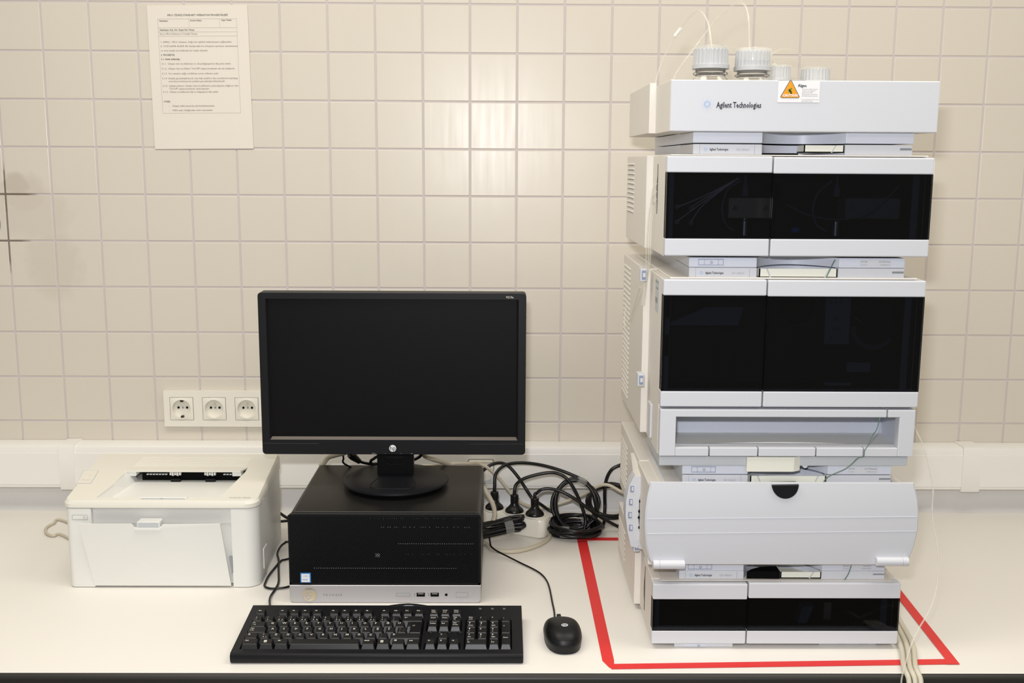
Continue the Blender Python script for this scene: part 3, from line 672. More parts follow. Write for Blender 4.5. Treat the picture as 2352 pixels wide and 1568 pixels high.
B().lathe([(.004, 0), (.004, .01), (0, .01)], (1.420, -.67, .672), (1, 0, 0), 12).obj('blue_fitting', pmp, 'sblue')

# --- solvent tub on top
cab = thing('solvent_cabinet', 'white open-topped solvent tub with warning sticker on top of the instrument stack', 'lab instrument', (1.41, -.5, .81))
z0, z1 = .8205, .8955
b = B()
b.box(1.2185, YF, z0, 1.6180, YF + .0035, z1, .0014); front = b.obj('front_panel', cab, 'white')
b = B(); b.box(1.2185, YF + .0036, z0, 1.222, -.56, z1 + .0005, .0008, 1); b.box(1.6145, YF + .0036, z0, 1.618, -.56, z1, .0008, 1); b.box(1.222, YF + .0036, z0, 1.6145, -.56, z0 + .004); b.obj('front_tub', cab, 'sleeve')
b = B()
b.box(1.208, -.5598, z0 + .001, 1.2185, -.556, z1 + .006); b.box(1.208, -.556, z0 + .001, 1.212, -.285, z1 + .006, .0008, 1); b.box(1.62, -.56, z0 + .001, 1.624, -.285, z1 - .004, .0008, 1)
b.box(1.212, -.289, z0 + .001, 1.62, -.285, z1 - .02); b.box(1.212, -.5555, z0 + .0012, 1.62, -.2892, z0 + .004); b.obj('rear_tub', cab, 'sleeve')
foot_z0, foot_z1 = .8040, .8203
b = B(); b.box(1.256, BY, foot_z0, 1.361, BY + .12, foot_z1, .0012); b.obj('foot_block', cab, 'band')
B().box(1.4865, BY, foot_z0, 1.590, BY + .12, foot_z1, .0012).obj('foot_block', cab, 'band')
pts = [(1.361, BY + .001)] + [(1.361 + .1255 * i / 12, BY + .002 + .05 * math.sin(PI * i / 12) ** .8) for i in range(13)] + [(1.4865, BY + .12), (1.361, BY + .12)]
B().prism(pts, 'z', foot_z0, foot_z1).obj('curved_link', cab, 'band', 40)
B().box(1.2562, BY + .1201, foot_z0, 1.5895, -.29, foot_z1).obj('base_plate', cab, 'band')
spark(front, at(1624, 239, y=YF).x, at(1624, 239, y=YF).z, YF - .0012, .0105)
p = at(1645.5, 247, y=YF); text('Agilent Technologies', .0118, (p.x, YF - .0006, p.z), front, 'inkd', 'lettering', bold=.0003, sx=.665)
# caution sticker (folds over the rim)
a, c = at(1788, 184, y=YF), at(1881, 237, y=YF)
st = B().box(a.x, YF - .0006, c.z + .001, c.x, YF - .0002, a.z - .0005).obj('caution_sticker', front, 'sticker')
B().box(a.x, YF - .0006, .8958, c.x - .021, YF + .006, .8962).obj('sticker_fold', front, 'sticker')
tx0, tz0 = a.x + .018, c.z + .009
B().prism([(tx0 - .0145, tz0), (tx0 - .0125, tz0 - .0018), (tx0 + .0125, tz0 - .0018), (tx0 + .0145, tz0), (tx0 + .0012, tz0 + .024), (tx0 - .0012, tz0 + .024)], 'y', YF - .0010, YF - .0006).obj('warning_triangle', st, 'ink')
B().prism([(tx0 - .0132, tz0 - .0002), (tx0 - .0125, tz0 - .0010), (tx0 + .0125, tz0 - .0010), (tx0 + .0132, tz0 - .0002), (tx0 + .0008, tz0 + .0226), (tx0 - .0008, tz0 + .0226)], 'y', YF - .0013, YF - .0009).obj('warning_field', st, 'orange')
b = B()
for k in range(9):
    aa = random.uniform(0, 6.28); q = random.uniform(.0005, .0042); b.lathe([(.0013, 0), (0, 0)], (tx0 + math.cos(aa) * q, YF - .0015, tz0 + .0085 + math.sin(aa) * q), (0, -1, 0), 6)
stuff(b.obj('algae_mark', st, 'leaf'))
text('CAUTION', .0050, (tx0, YF - .0016, tz0 + .0004), st, 'sticker', align='CENTER', bold=.0002, sx=1.0)
text('Algae', .0058, (a.x + .0355, YF - .0010, a.z - .0095), st, 'inkd', align='CENTER', bold=.00015)
sx_, sz_ = a.x + .0355, a.z - .0135
texts([(s_, .0026, (sx_, YF - .0010, sz_ - i * .0025), dict(sx=.66)) for i, s_ in enumerate(['The presence of algae in aqueous', 'media can cause a variety of', 'problems in your HPLC.', 'Buffers, light and a pH between 4', 'and 8 will accelerate their growth.', '', 'For more information refer to your', 'pump reference manual.'])], st, 'ink', 'printed_text')

# ------------------------------------------------------------------ bottles in the tub
def bottle(name, label, x, y, zf, r, ztop, big=True, group=None, wrap=None, droop=False):
    t = thing(name, label, 'bottle', (x, y, zf), group)
    ck = r * 1.0; zc_ = ztop
    h = ztop - zf
    ch = .030 if big else .026
    rn = r * .84
    B().lathe([(0, .0004), (r * 1.06, .0004), (r * 1.13, .004), (r * 1.13, h * .52), (r * 1.08, h * .60), (rn, h * .66), (rn, h - ch - .010), (rn * 1.14, h - ch - .0085), (rn * 1.14, h - ch - .006), (rn, h - ch - .0045), (rn, h - .004),
               (rn - .002, h - .004), (rn - .002, h * .66), (r * 1.04, h * .585), (r * 1.09, h * .52), (r * 1.09, .006), (0, .004)], (x, y, zf), (0, 0, 1), 36).obj('glass_body', t, 'glass', 50)
    n = 48; prof = []
    tb_ = bmesh.new()
    rings = []
    for (rr, z, rib) in ((r * 1.02, h - ch, 0), (r * 1.02, h - ch + .006, 0), (r * .97, h - ch + .0065, 1), (r * .95, h - .003, 1), (r * .92, h - .0008, 0), (r * .88, h, 0)):
        rings.append([tb_.verts.new((x + math.cos(2 * PI * k / (2 * n)) * (rr - (.0009 if rib and k % 4 in (0, 1) else 0)), y + math.sin(2 * PI * k / (2 * n)) * (rr - (.0009 if rib and k % 4 in (0, 1) else 0)), zf + z)) for k in range(2 * n)])
    for A, D in zip(rings, rings[1:]):
        for k in range(2 * n): tb_.faces.new((A[k], A[(k + 1) % (2 * n)], D[(k + 1) % (2 * n)], D[k]))
    tb_.faces.new(rings[-1]); tb_.faces.new(rings[0][::-1])
    B()._add(tb_).obj('cap', t, 'cap')
    if wrap:
        f = bmesh.new(); nn = 26; rr0 = wrap
        rows_ = []
        for j in range(7):
            q = j / 6
            row = []
            for k in range(nn):
                a = 2 * PI * k / nn; jit = random.uniform(-.0012, .0016)
                rad = (rr0 * .25 + (r * 1.06 - rr0 * .25) * min(1, q * 1.8)) + jit
                z = h + .003 - (max(0, q - .6) * 2.5) ** 1.2 * (.003 + (.016 if droop and -1.5 < a - 5.3 < .6 else 0)) + random.uniform(-.001, .0014)
                row.append(f.verts.new((x + math.cos(a) * rad, y + math.sin(a) * rad, zf + z)))
            rows_.append(row)
        for A, D in zip(rows_, rows_[1:]):
            for k in range(nn): f.faces.new((A[k], A[(k + 1) % nn], D[(k + 1) % nn], D[k]))
        B()._add(f).obj('film_wrap', t, 'film', 60)
    return t
zt = .8248
b1 = bottle('solvent_bottle', 'glass bottle with ribbed grey cap, first from the left in the tub', 1.289, -.645, zt, .0278, .9465, wrap=.02)
b2 = bottle('solvent_bottle', 'glass bottle with ribbed grey cap under crumpled clear film, second from the left', 1.3535, -.645, zt, .0278, .9440, wrap=.022, droop=True)
b3 = bottle('solvent_bottle', 'small capped bottle wrapped in clear film behind the warning sticker', 1.4515, -.41, zt, .0235, .9405, False, wrap=.026)
b4 = bottle('solvent_bottle', 'small grey-capped bottle at the back right of the tub', 1.521, -.40, zt, .0265, .9380, False, wrap=.01)

# ------------------------------------------------------------------ tubing
def line(name, label, cat, pts, r, m, n=8, res=6, group=None):
    pts = [Vector(p) for p in pts]
    t = thing(name, label, cat, tuple(pts[0]), group)
    B().tube(pts, r, n, res).obj('tube' if 'tube' in name or 'hose' in name or 'capillary' in name else 'cable', t, m, 60)
    return t
def px(l):
    o = [at(u, v, y=y) for (u, v, y) in l]
    return [at(u, v, z=.0062) if (-.01 < p.z < .0062 or (p.z < 0 and y > -.75)) else p for p, (u, v, y) in zip(o, l)]
t1 = line('solvent_tube', 'thin clear tube arching from the first bottle cap down the tub side', 'tube', px([(1636, 122, -.645), (1633, 95, -.645), (1627, 55, -.63), (1612, 28, -.60), (1595, 28, -.58), (1574, 50, -.56), (1553, 82, -.545), (1530, 120, -.535), (1514, 160, -.53), (1506, 190, -.53), (1505, 215, -.53)]), .0016, 'clear')
c1, c2 = at(1550, 83, y=-.545), at(1564, 66, y=-.55); b = B(); d_ = (c2 - c1)
for k in range(3): b.lathe([(0, 0), (.0030, 0), (.0030, .0045), (.0022, .0055), (0, .0055)], tuple(c1 + d_ * (k * .36)), d_, 10)
b.obj('connector', t1, 'cream', 50)
line('solvent_tube', 'thin clear tube arching highest from the film-wrapped second bottle cap', 'tube', px([(1722, 125, -.645), (1721, 80, -.645), (1719, 40, -.64), (1712, 14, -.62), (1698, 7, -.60), (1678, 16, -.58), (1645, 45, -.56), (1610, 90, -.55), (1580, 130, -.545), (1555, 165, -.54), (1545, 190, -.54), (1543, 215, -.54)]), .0016, 'clear')
line('solvent_tube', 'thin clear tube rising from the film-wrapped small rear bottle', 'tube', px([(1782, 165, -.41), (1776, 145, -.42), (1764, 128, -.46), (1742, 118, -.52), (1718, 116, -.58)]), .0014, 'clear')
b = B(); c1, c2 = at(1782, 158, y=-.41), at(1775, 143, y=-.42)
b.lathe([(0, 0), (.0026, 0), (.0026, .011), (0, .011)], tuple(c1), c2 - c1, 10)
tc_ = thing('tube_connector', 'small cream tube connector above the film-wrapped rear bottle', 'connector', tuple(c1)); b.obj('sleeve', tc_, 'cream', 50)
line('solvent_tube', 'thin clear tube arching over to the back right bottle cap', 'tube', px([(1860, 165, -.40), (1848, 140, -.41), (1830, 120, -.43), (1806, 113, -.45), (1785, 117, -.47), (1768, 130, -.49), (1758, 150, -.50)]), .0014, 'clear')
ysd = XL - .004
for i, (dx, lb) in enumerate(((0, 'outermost clear tube hanging from the finger slot down the instrument side'), (5, 'inner clear tube hanging beside another from the finger slot'), (9, 'third clear tube close to the instrument side below the finger slot'))):
    line('side_tube', lb, 'tube', [Vector((XL + .0005, -.6175, .742 - i * .012)), Vector((XL - .006, -.612, .735 - i * .012))] + px([(1494 + dx, 470, -.600), (1488 + dx, 510, -.596), (1485 + dx, 560, -.595), (1484 + dx, 600, -.59)]) + px([(1484 + dx * .6, 622, -.5865)]) + px([(1480 + dx * .5, 650, -.585), (1474 + dx * .6, 700, -.582)]), .0013, 'clear')
line('drain_tube', 'single clear tube looping out behind the tall module louvres', 'tube', px([(1470, 660, -.55), (1458, 700, -.47), (1446, 735, -.40), (1437, 752, -.37), (1434, 735, -.36), (1440, 690, -.33), (1444, 660, -.31)]), .0014, 'clear')
line('waste_tube', 'long thin clear tube looping down right of the stack over the bench edge', 'tube',
     px([(2097, 965, -.58), (2103, 985, -.60), (2119, 1020, -.62), (2133, 1070, -.63), (2143, 1120, -.64), (2141, 1165, -.65), (2144, 1205, -.66), (2153, 1250, -.68), (2156, 1300, -.70), (2149, 1360, -.72), (2133, 1405, -.74), (2112, 1440, -.76), (2095, 1475, -.78), (2082, 1515, -.80), (2074, 1545, -.815), (2070, 1568, -.822), (2069, 1620, -.826)]), .0014, 'clear', res=4)
for i, (u0, u1, u2, lb) in enumerate(((2064, 2074, 2086, 'milky waste hose nearest the stack, hanging over the bench edge'), (2070, 2088, 2100, 'milky waste hose in the middle of the three at the bench edge'), (2073, 2102, 2113, 'outermost milky waste hose of the three at the bench edge'))):
    a = at(u1 - 4, 1500, y=-.765)
    line('waste_hose', lb, 'hose', [(1.629 + i * .010, -.34, .060), (1.632 + i * .010, -.50, .030), (1.629 + i * .009, -.62, .012), (at(u1 - 6, 1480, z=.0075).x, at(u1, 1480, z=.0075).y, .0075), (at(u2 - 4, 1538, z=.0075).x, -.79, .0075), (at(u2, 1556, y=-.812).x, -.815, -.002), (at(u2 + 2, 1568, y=-.818).x, -.8195, -.03), (at(u2 + 6, 1600, y=-.818).x, -.820, -.12)], .0041, 'hose', 10)
line('green_capillary', 'thin green capillary hanging from the sampler tray notch to the oven', 'tube', px([(2021, 958, -.718), (2014, 985, -.719), (2004, 1000, -.718), (1994, 1022, -.7175), (1986, 1035, -.7175), (1984, 1047, -.718), (1972, 1050, -.716), (1955, 1066, -.7125), (1938, 1078, -.7115), (1910, 1090, -.711), (1898, 1098, -.709), (1889, 1110, -.708)]), .0007, 'green', 6)
line('green_capillary', 'thin green capillary between the pump doors and the tall sampler', 'tube', px([(1918, 596, -.706), (1911, 608, -.704), (1906, 620, -.706), (1898, 636, -.708)]), .0007, 'green', 6)
line('green_capillary', 'thin green capillary between the bulging door and the lowest module', 'tube', px([(1956, 1293, -.706), (1953, 1305, -.706), (1948, 1318, -.7055), (1940, 1331, -.705)]), .0007, 'green', 6)

# ------------------------------------------------------------------ printer
pr = thing('laser_printer', 'white compact laser printer with front paper tray flap slightly open', 'printer', (.35, -.34, 0))
PX0, PX1, PY0, PY1 = .1755, .5290, -.465, -.205
def plan(x0, x1, y0, y1, rf=.022, xb=.012, n=8):
    """outline seen from above: rounded front corners, slightly narrower back"""
    o = rrect(x0, y0, x1, y1, rf, n, rs=(rf * .6, rf, .004, .004))
    return [(x - (xb if x > (x0 + x1) / 2 else .025) * (y - y0) / (y1 - y0), y) for (x, y) in o]
FX0, FX1 = .2260, .4790                              # front opening between the two side cheeks
B().prism([p for p in rrect(PX0 + .003, PY0, FX0, -.40, .012, 6, rs=(.012, 0, 0, 0))], 'z', .001, .1515, .001, 1).obj('left_cheek', pr, 'print', 40)
B().prism([p for p in rrect(FX1, PY0, PX1 - .0030, -.40, .026, 8, rs=(0, .026, 0, 0))], 'z', .001, .1515, .001, 1).obj('right_cheek', pr, 'print', 40)
B().prism([(PX0 - .003, -.4002), (PX1 - .0055, -.4002), (PX1 - .0155, PY1), (PX0 - .019, PY1)], 'z', .002, .1515).obj('body', pr, 'print', 40)
B().box(FX0, PY0 + .010, .120, FX1, -.401, .1515).obj('front_panel', pr, 'print')
B().box(FX0, PY0 + .013, .004, FX1, -.401, .120).obj('tray_recess', pr, 'print')
# top cover: rim with the output well, sloping up to the back
zf_, zb_ = .1655, .182
def ztop(y): return zf_ + (zb_ - zf_) * (y - PY0) / (PY1 - PY0)
wx0, wx1 = .2560, .4655
c_in = dict(y0=-.442, y1=-.298)
tl = plan(PX0, PX1, PY0 - .001, PY1, .026, .013)
t = bmesh.new()
lo = [t.verts.new((x, y, .1525)) for x, y in tl]; n = len(tl)
mid = [t.verts.new((x, y, ztop(y) - .006)) for x, y in tl]
cxp, cyp = (PX0 + PX1) / 2, (PY0 + PY1) / 2
hi = [t.verts.new((x + (.0035 if x < cxp else -.0035), y + (.004 if y < cyp else -.002), ztop(y))) for x, y in tl]
for A, D in ((lo, mid), (mid, hi)):
    for k in range(n): t.faces.new((A[k], A[(k + 1) % n], D[(k + 1) % n], D[k]))
# opening polygon (top face with a hole): bridge outer loop and inner loop
hole = [(.236, -.4465), (.452, -.4465), (.462, -.40), (.4685, -.33), (.4710, -.284), (.232, -.284), (.2415, -.33), (.2400, -.40)]
hole = [(.2310, -.4490), (.4550, -.4490), (.4700, -.3150), (.4700, -.2900), (.2400, -.2900), (.2400, -.3150), (.2380, -.38)]
hv = [t.verts.new((x, y, ztop(y))) for x, y in hole]
he = [t.edges.new((hv[i], hv[(i + 1) % len(hv)])) for i in range(len(hv))]
hie = [t.edges.get((hi[k], hi[(k + 1) % n])) for k in range(n)]
bmesh.ops.triangle_fill(t, use_beauty=True, use_dissolve=False, edges=he + hie)
bmesh.ops.recalc_face_normals(t, faces=t.faces)
top = B()._add(t).obj('top_cover', pr, 'printtop', 35)
top.data.update()
# well: floor ramps down to the back, side walls
zw = .128
b = B()
fl_ = [(.231, -.449, ztop(-.449) - .002), (.455, -.449, ztop(-.449) - .002), (.4675, -.318, zw), (.262, -.318, zw)]
b.hexa([(x, y, z - .002) for x, y, z in fl_], fl_); b.obj('output_ramp', pr, 'printtop')
b = B()
b.hexa([(.231, -.449, ztop(-.449) - .002), (.262, -.318, zw), (.262, -.286, zw), (.238, -.38, .146)], [(.231, -.449, ztop(-.449)), (.240, -.315, ztop(-.315)), (.240, -.288, ztop(-.288)), (.2375, -.38, ztop(-.38))]); b.obj('well_side', pr, 'print')
b = B()
b.hexa([(.4555, -.449, ztop(-.449) - .004), (.4675, -.318, zw - .002), (.4675, -.286, zw - .002), (.4725, -.30, .150)], [(.4555, -.449, ztop(-.449) - .0005), (.4705, -.315, ztop(-.315) - .0005), (.4705, -.288, ztop(-.288) - .0005), (.4735, -.33, ztop(-.33) - .0005)]); b.obj('well_side', pr, 'print')
B().box(.262, -.321, zw - .004, .4675, -.314, zw + .006).obj('well_sill', pr, 'print')
B().box(.262, -.2900, zw - .008, .4670, -.286, .168).obj('output_slot', pr, 'deep')
B().box(.262, -.3135, zw - .008, .4675, -.2900, zw - .004).obj('slot_floor', pr, 'deep')
for x in (.330, .398):
    b = B()
    for k in range(5): b.lathe([(0, 0), (.0035 + .0012 * (k % 2), 0), (.0035 + .0012 * (k % 2), .003), (0, .003)], (x - .010 + k * .0046, -.300, .168), (1, 0, 0), 12)
    b.obj('output_roller', pr, 'print', 40)
    B().box(x - .009, -.302, .134, x + .010, -.294, .158, .001, 1).obj('roller_cradle', pr, 'black')
b = B()
for k in range(7): b.box(.275 + k * .006, -.303, .166, .279 + k * .006, -.298, .168)
for k in range(5): b.box(.425 + k * .006, -.303, .166, .429 + k * .006, -.298, .168)
stuff(b.obj('slot_ribs', pr, 'grey'))
# ridged output lip over the slot
b = B(); b.prism([(.2350, -.312), (.4610, -.312), (.4695, -.2885), (.2395, -.2885)], 'z', ztop(-.30) - .0015, ztop(-.30) + .0015)
lip = b.obj('output_lip', pr, 'printtop')
B().box(.2390, -.309, ztop(-.3) - .0105, .2570, -.289, ztop(-.3) - .0015, .0005, 1).obj('lip_bracket', lip, 'print')
B().box(.4440, -.309, ztop(-.3) - .0105, .4615, -.289, ztop(-.3) - .0015, .0005, 1).obj('lip_bracket', lip, 'print')
for k in range(6):
    y = -.284 + k * .0098
    B().prism([(y, ztop(y) - .001), (y + .0065, ztop(y + .0065) + .0004), (y + .0065, ztop(y + .0065) - .001)], 'x', .2435 - .0, .4640).xf(Matrix.Translation((0, 0, .0005))).obj('top_rib', lip if k > 90 else top, 'printtop')
b = B(); y = -.4525; b.box(.3120, y - .003, ztop(y) - .0005, .3975, y + .006, ztop(y) + .0025, .0008, 1); ts = b.obj('paper_stop', pr, 'print')
B().box(.3155, y - .0036, ztop(y) + .0, .3940, y - .0029, ztop(y) + .0016).obj('stop_recess', ts, 'grey')
texts([('▪▪', .004, (.350, y - .0040, ztop(y) + .0002), {})], ts, 'ink', 'arrow_mark')
slope = Matrix.Rotation(math.atan2(zb_ - zf_, PY1 - PY0), 4, 'X')
b = B()
b.tube([(.33, -.405, .1485), (.42, -.405, .1485)], .0012, 6, 1)
for q in (((.300, -.435), (.345, -.385)), ((.345, -.435), (.385, -.385)), ((.365, -.385), (.405, -.435)), ((.385, -.385), (.425, -.430))):
    (xa, ya), (xb_, yb_) = q
    zz = lambda y: (ztop(-.449) - .002) + (zw - ztop(-.449) + .002) * (y + .449) / .131
    b.tube([(xa, ya, zz(ya)), (xb_, yb_, zz(yb_))], .0004, 5, 1)
b.obj('ramp_line', pr, 'grey')
# control panel, name
cp = [at(u, v, z=.170) for (u, v) in ((177, 1111), (209, 1111), (227, 1087), (194, 1087))]
b = B(); b.prism([(p.x, p.y) for p in cp], 'z', 0, .0006); bm_ = b.bm
for v in bm_.verts: v.co.z += ztop(v.co.y)
cpo = b.obj('control_panel', pr, 'printtop')
b = B()
for p, q in zip(cp, cp[1:] + cp[:1]): b.tube([(p.x, p.y, ztop(p.y) + .0006), (q.x, q.y, ztop(q.y) + .0006)], .0004, 5, 1)
b.obj('panel_outline', cpo, 'grey')
texts([('◬', .006, (.176, -.338, ztop(-.34) + .001), {}), ('(▭', .006, (.1705, -.362, ztop(-.36) + .001), {}), ('o )', .006, (.180, -.362, ztop(-.36) + .001), {})], cpo, 'inkl', 'panel_marks', Matrix.Rotation(0, 4, 'X'))
text('!', .004, (.1815, -.3655, ztop(-.365) + .0012), cpo, 'red', 'warning_mark', Matrix.Rotation(0, 4, 'X'))
text('LaserJet Pro M102a', .0060, (.4735, -.4505, ztop(-.45) + .0007), pr, 'ink', 'lettering', slope, sx=.80)
# power button left cheek
b = B().prism(rrect(.192, .1305, .219, .1385, .0015), 'y', PY0 - .0008, PY0 + .001, .0003, 1); pbn = b.obj('power_button', pr, 'print', 40)
b = B(); lp = rrect(.1918, .1303, .2192, .1387, .0016)
b.tube([(x, PY0 - .0006, z) for x, z in lp], .0003, 5, 1, closed=True)
b.tube([(.2135 + .0018 * math.sin(a), PY0 - .0009, .1345 + .0018 * math.cos(a)) for a in [.7 + (2 * PI - 1.4) * i / 10 for i in range(11)]], .00028, 5, 1); b.box(.2132, PY0 - .0012, .1345, .2138, PY0 - .0007, .1370)
b.obj('button_outline', pbn, 'inkl')
# paper flap, leaning out
pt = [(180, 1203), (300, 1203), (309, 1212), (365, 1213), (373, 1204), (505, 1203)]
pb = [(531, 1346), (218, 1346)]
yt, ybm = -.479, -.4655
Tp = [at(u, v, y=yt) for u, v in pt]; Bp = [at(u, v, y=ybm) for u, v in pb]
Bp = [Vector((p.x, p.y, .004)) for p in Bp]
t = bmesh.new(); fr = [t.verts.new(p) for p in Tp + Bp]; bk = [t.verts.new(p + Vector((0, .0035, 0))) for p in Tp + Bp]; n = len(fr)
t.faces.new(fr); t.faces.new(bk[::-1])
for k in range(n): t.faces.new((fr[k], fr[(k + 1) % n], bk[(k + 1) % n], bk[k]))
bmesh.ops.recalc_face_normals(t, faces=t.faces)
flap = B()._add(t).obj('tray_flap', pr, 'print')
b = B(); hp0, hp1 = at(316, 1211, y=-.476), at(368, 1196, y=-.476)
b.prism(rrect(hp0.x, hp0.z, hp1.x, hp1.z, .003), 'y', -.480, -.460, .0006, 1); hd = b.obj('finger_latch', flap, 'print', 40)
B().prism(rrect(hp0.x + .002, hp0.z, hp1.x - .002, hp1.z - .0022, .002), 'y', -.4806, -.4798).obj('latch_recess', hd, 'grey', 40)
B().prism([(hp0.x - .004, hp0.z - .004), (hp1.x + .001, hp0.z - .004), (hp1.x + .003, hp0.z + .001), (hp0.x - .005, hp0.z + .001)], 'y', -.4812, -.4760, .0005, 1).obj('latch_lip', flap, 'print', 40)
B().prism([(.4725, .060), (.4785, .060), (.4785, .030), (.4765, .028)], 'y', -.466, -.460).obj('side_gap', pr, 'midgrey')
# rib on the right side
B().prism(rrect(-.425, .020, -.393, .060, .003), 'x', PX1 - .012, PX1 - .0015).xf(Matrix.Translation((.0, 0, 0))).obj('side_grip', pr, 'print')
line('printer_cable', 'thin beige cable looping out left of the printer', 'cable', [(.19, -.255, .004)] + [at(u, v, z=.004) for (u, v) in ((146, 1195), (122, 1202), (106, 1212), (107, 1224), (122, 1230), (146, 1229))] + [(.19, -.33, .004)], .0028, 'beige')

# ------------------------------------------------------------------ computer case lying on its side
pc = thing('computer_case', 'black desktop computer case lying flat under the monitor with silver front strip', 'computer', (.765, -.38, 0))
KX0, KX1, KY, KB, KH = .5945, .9340, -.533, -.226, .1650
out = rrect(KX0 + .002, .001, KX1, KH, .008, 4, rs=(.006, .006, .010, .010))
B().prism(out, 'y', KY + .012, KB, .001, 1).obj('case', pc, 'case', 40)
fo = rrect(KX0, .0335, KX1 + .0005, KH - .001, .009, 5, rs=(0, 0, .009, .009))
B().prism(fo, 'y', KY + .004, KY + .0118, .001, 1).obj('front_bezel', pc, 'black', 40)
# grille of diagonal bars over a dark plate, with glints of metal painted as pale dashes between them
gx0, gx1, gz0, gz1 = KX0 + .004, KX1 - .004, .0375, KH - .005
b = B(); step = .00385; th = .0023
def clip_band(c0, c1):
    """region c0 <= x - z <= c1 inside the rectangle, as a polygon"""
    P = [(gx0, gz0), (gx1, gz0), (gx1, gz1), (gx0, gz1)]
    for (sg, lim) in ((1, c0), (-1, -c1)):
        o = []
        for i in range(len(P)):
            a, d = P[i], P[(i + 1) % len(P)]; fa = sg * (a[0] - a[1] * .92) - lim; fd = sg * (d[0] - d[1] * .92) - lim
            if fa >= 0: o.append(a)
            if fa * fd < 0: t_ = fa / (fa - fd); o.append((a[0] + (d[0] - a[0]) * t_, a[1] + (d[1] - a[1]) * t_))
        P = o
        if len(P) < 3: return None
    return P
c = gx0 - gz1
while c < gx1 - gz0 * .92:
    P = clip_band(c, c + th)
    if P: b.prism(P, 'y', KY, KY + .0042)
    c += step
stuff(b.obj('grille_bars', pc, 'black'))
b = B()
b.box(gx0 - .002, KY + .0005, gz1, gx1 + .002, KY + .0045, gz1 + .002); b.box(gx0 - .003, KY + .0005, gz0 - .004, gx0, KY + .0045, gz1 + .001); b.box(gx1, KY + .0005, gz0 - .004, gx1 + .003, KY + .0045, gz1 + .001)
b.box(gx0 - .003, KY + .0005, gz0 - .004, gx1 + .003, KY + .0045, gz0); b.obj('grille_rim', pc, 'black')
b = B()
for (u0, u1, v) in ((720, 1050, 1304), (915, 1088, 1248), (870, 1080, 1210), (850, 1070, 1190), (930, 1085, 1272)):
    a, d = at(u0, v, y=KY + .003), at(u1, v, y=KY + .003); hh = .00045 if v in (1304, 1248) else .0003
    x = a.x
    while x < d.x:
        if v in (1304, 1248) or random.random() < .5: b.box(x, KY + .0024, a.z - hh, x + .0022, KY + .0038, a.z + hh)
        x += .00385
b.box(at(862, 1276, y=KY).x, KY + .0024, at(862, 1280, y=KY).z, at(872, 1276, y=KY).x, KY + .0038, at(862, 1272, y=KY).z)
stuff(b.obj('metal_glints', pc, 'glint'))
B().prism(rrect(KX0 + .001, .0006, KX1, .0335, .008, 6, rs=(.009, .007, 0, 0)), 'y', KY - .0005, KY + .0118, .001, 1).obj('silver_strip', pc, 'silver', 40)
ly = KY - .0008; lx, lz = at(711, 1364, y=KY).x, at(711, 1364, y=KY).z
lg = B().lathe([(0, .0), (.0120, 0), (.0123, -.0006), (.0, -.0006)], (lx, ly - .0004, lz), (0, 1, 0), 36).obj('round_emblem', pc, 'chrome')
text('hp', .0205, (0, 0, 0), lg, 'silver', 'emblem_letters', Matrix.Translation((lx - .0065, ly - .0013, lz + .0095)) @ Matrix.Rotation(PI / 2, 4, 'Y') @ FRONT @ Matrix.Shear('XZ', 4, (0, 0)), bold=.0003)
text('PRODESK', .0052, (at(743, 1368, y=KY).x, ly, at(743, 1367.5, y=KY).z), pc, 'ink', 'lettering', sx=1.05, sp=1.62)
def on_strip(u0, v0, u1, v1, name, m, r=.0008, dep=.0003, parent=None):
    a, d = at(u0, v1, y=KY), at(u1, v0, y=KY)
    return B().prism(rrect(a.x, a.z, d.x, d.z, min(r, abs(d.z - a.z) / 2.2)), 'y', ly - dep, ly + .001).obj(name, parent or pc, m, 40)
sl_ = on_strip(910, 1361, 943, 1368, 'card_slot', 'midgrey', .0003); on_strip(911.5, 1362.3, 941.5, 1366.8, 'slot_cover', 'silver', .0003, .0006, sl_)
for u in (957, 989):
    s_ = on_strip(u, 1360.5, u + 19, 1369, 'usb_port', 'deep', .0003)
    on_strip(u + 3, 1361, u + 16, 1364, 'port_tongue', 'ink', .0003, .0006, s_)
    on_strip(u - 5, 1361, u - 4, 1368, 'port_mark', 'ink', .0002, .0003)
a = at(1025, 1365, y=KY); B().lathe([(0, 0), (.0022, 0), (.0025, .0004)], (a.x, ly - .0006, a.z), (0, 1, 0), 16).obj('audio_jack', pc, 'deep')
s_ = on_strip(1047, 1359.5, 1075, 1370.5, 'power_button', 'midgrey', .0012); on_strip(1048, 1360.5, 1074, 1369.5, 'button_face', 'silver', .001, .0007, s_)
bd = on_strip(690.5, 1315, 714, 1337, 'processor_badge', 'sblue', .0006, .0006); bf = on_strip(693, 1317, 711.5, 1335.5, 'badge_face', 'sticker', .0004, .0010, bd)
a = at(696, 1332, y=KY)
texts([('intel', .0060, (a.x - .0006, KY - .0022, a.z + .0005), dict(sx=.9)), ('CORE i5', .0032, (a.x - .0004, KY - .0022, a.z + .0075), {})], bf, 'sblue', 'badge_print')

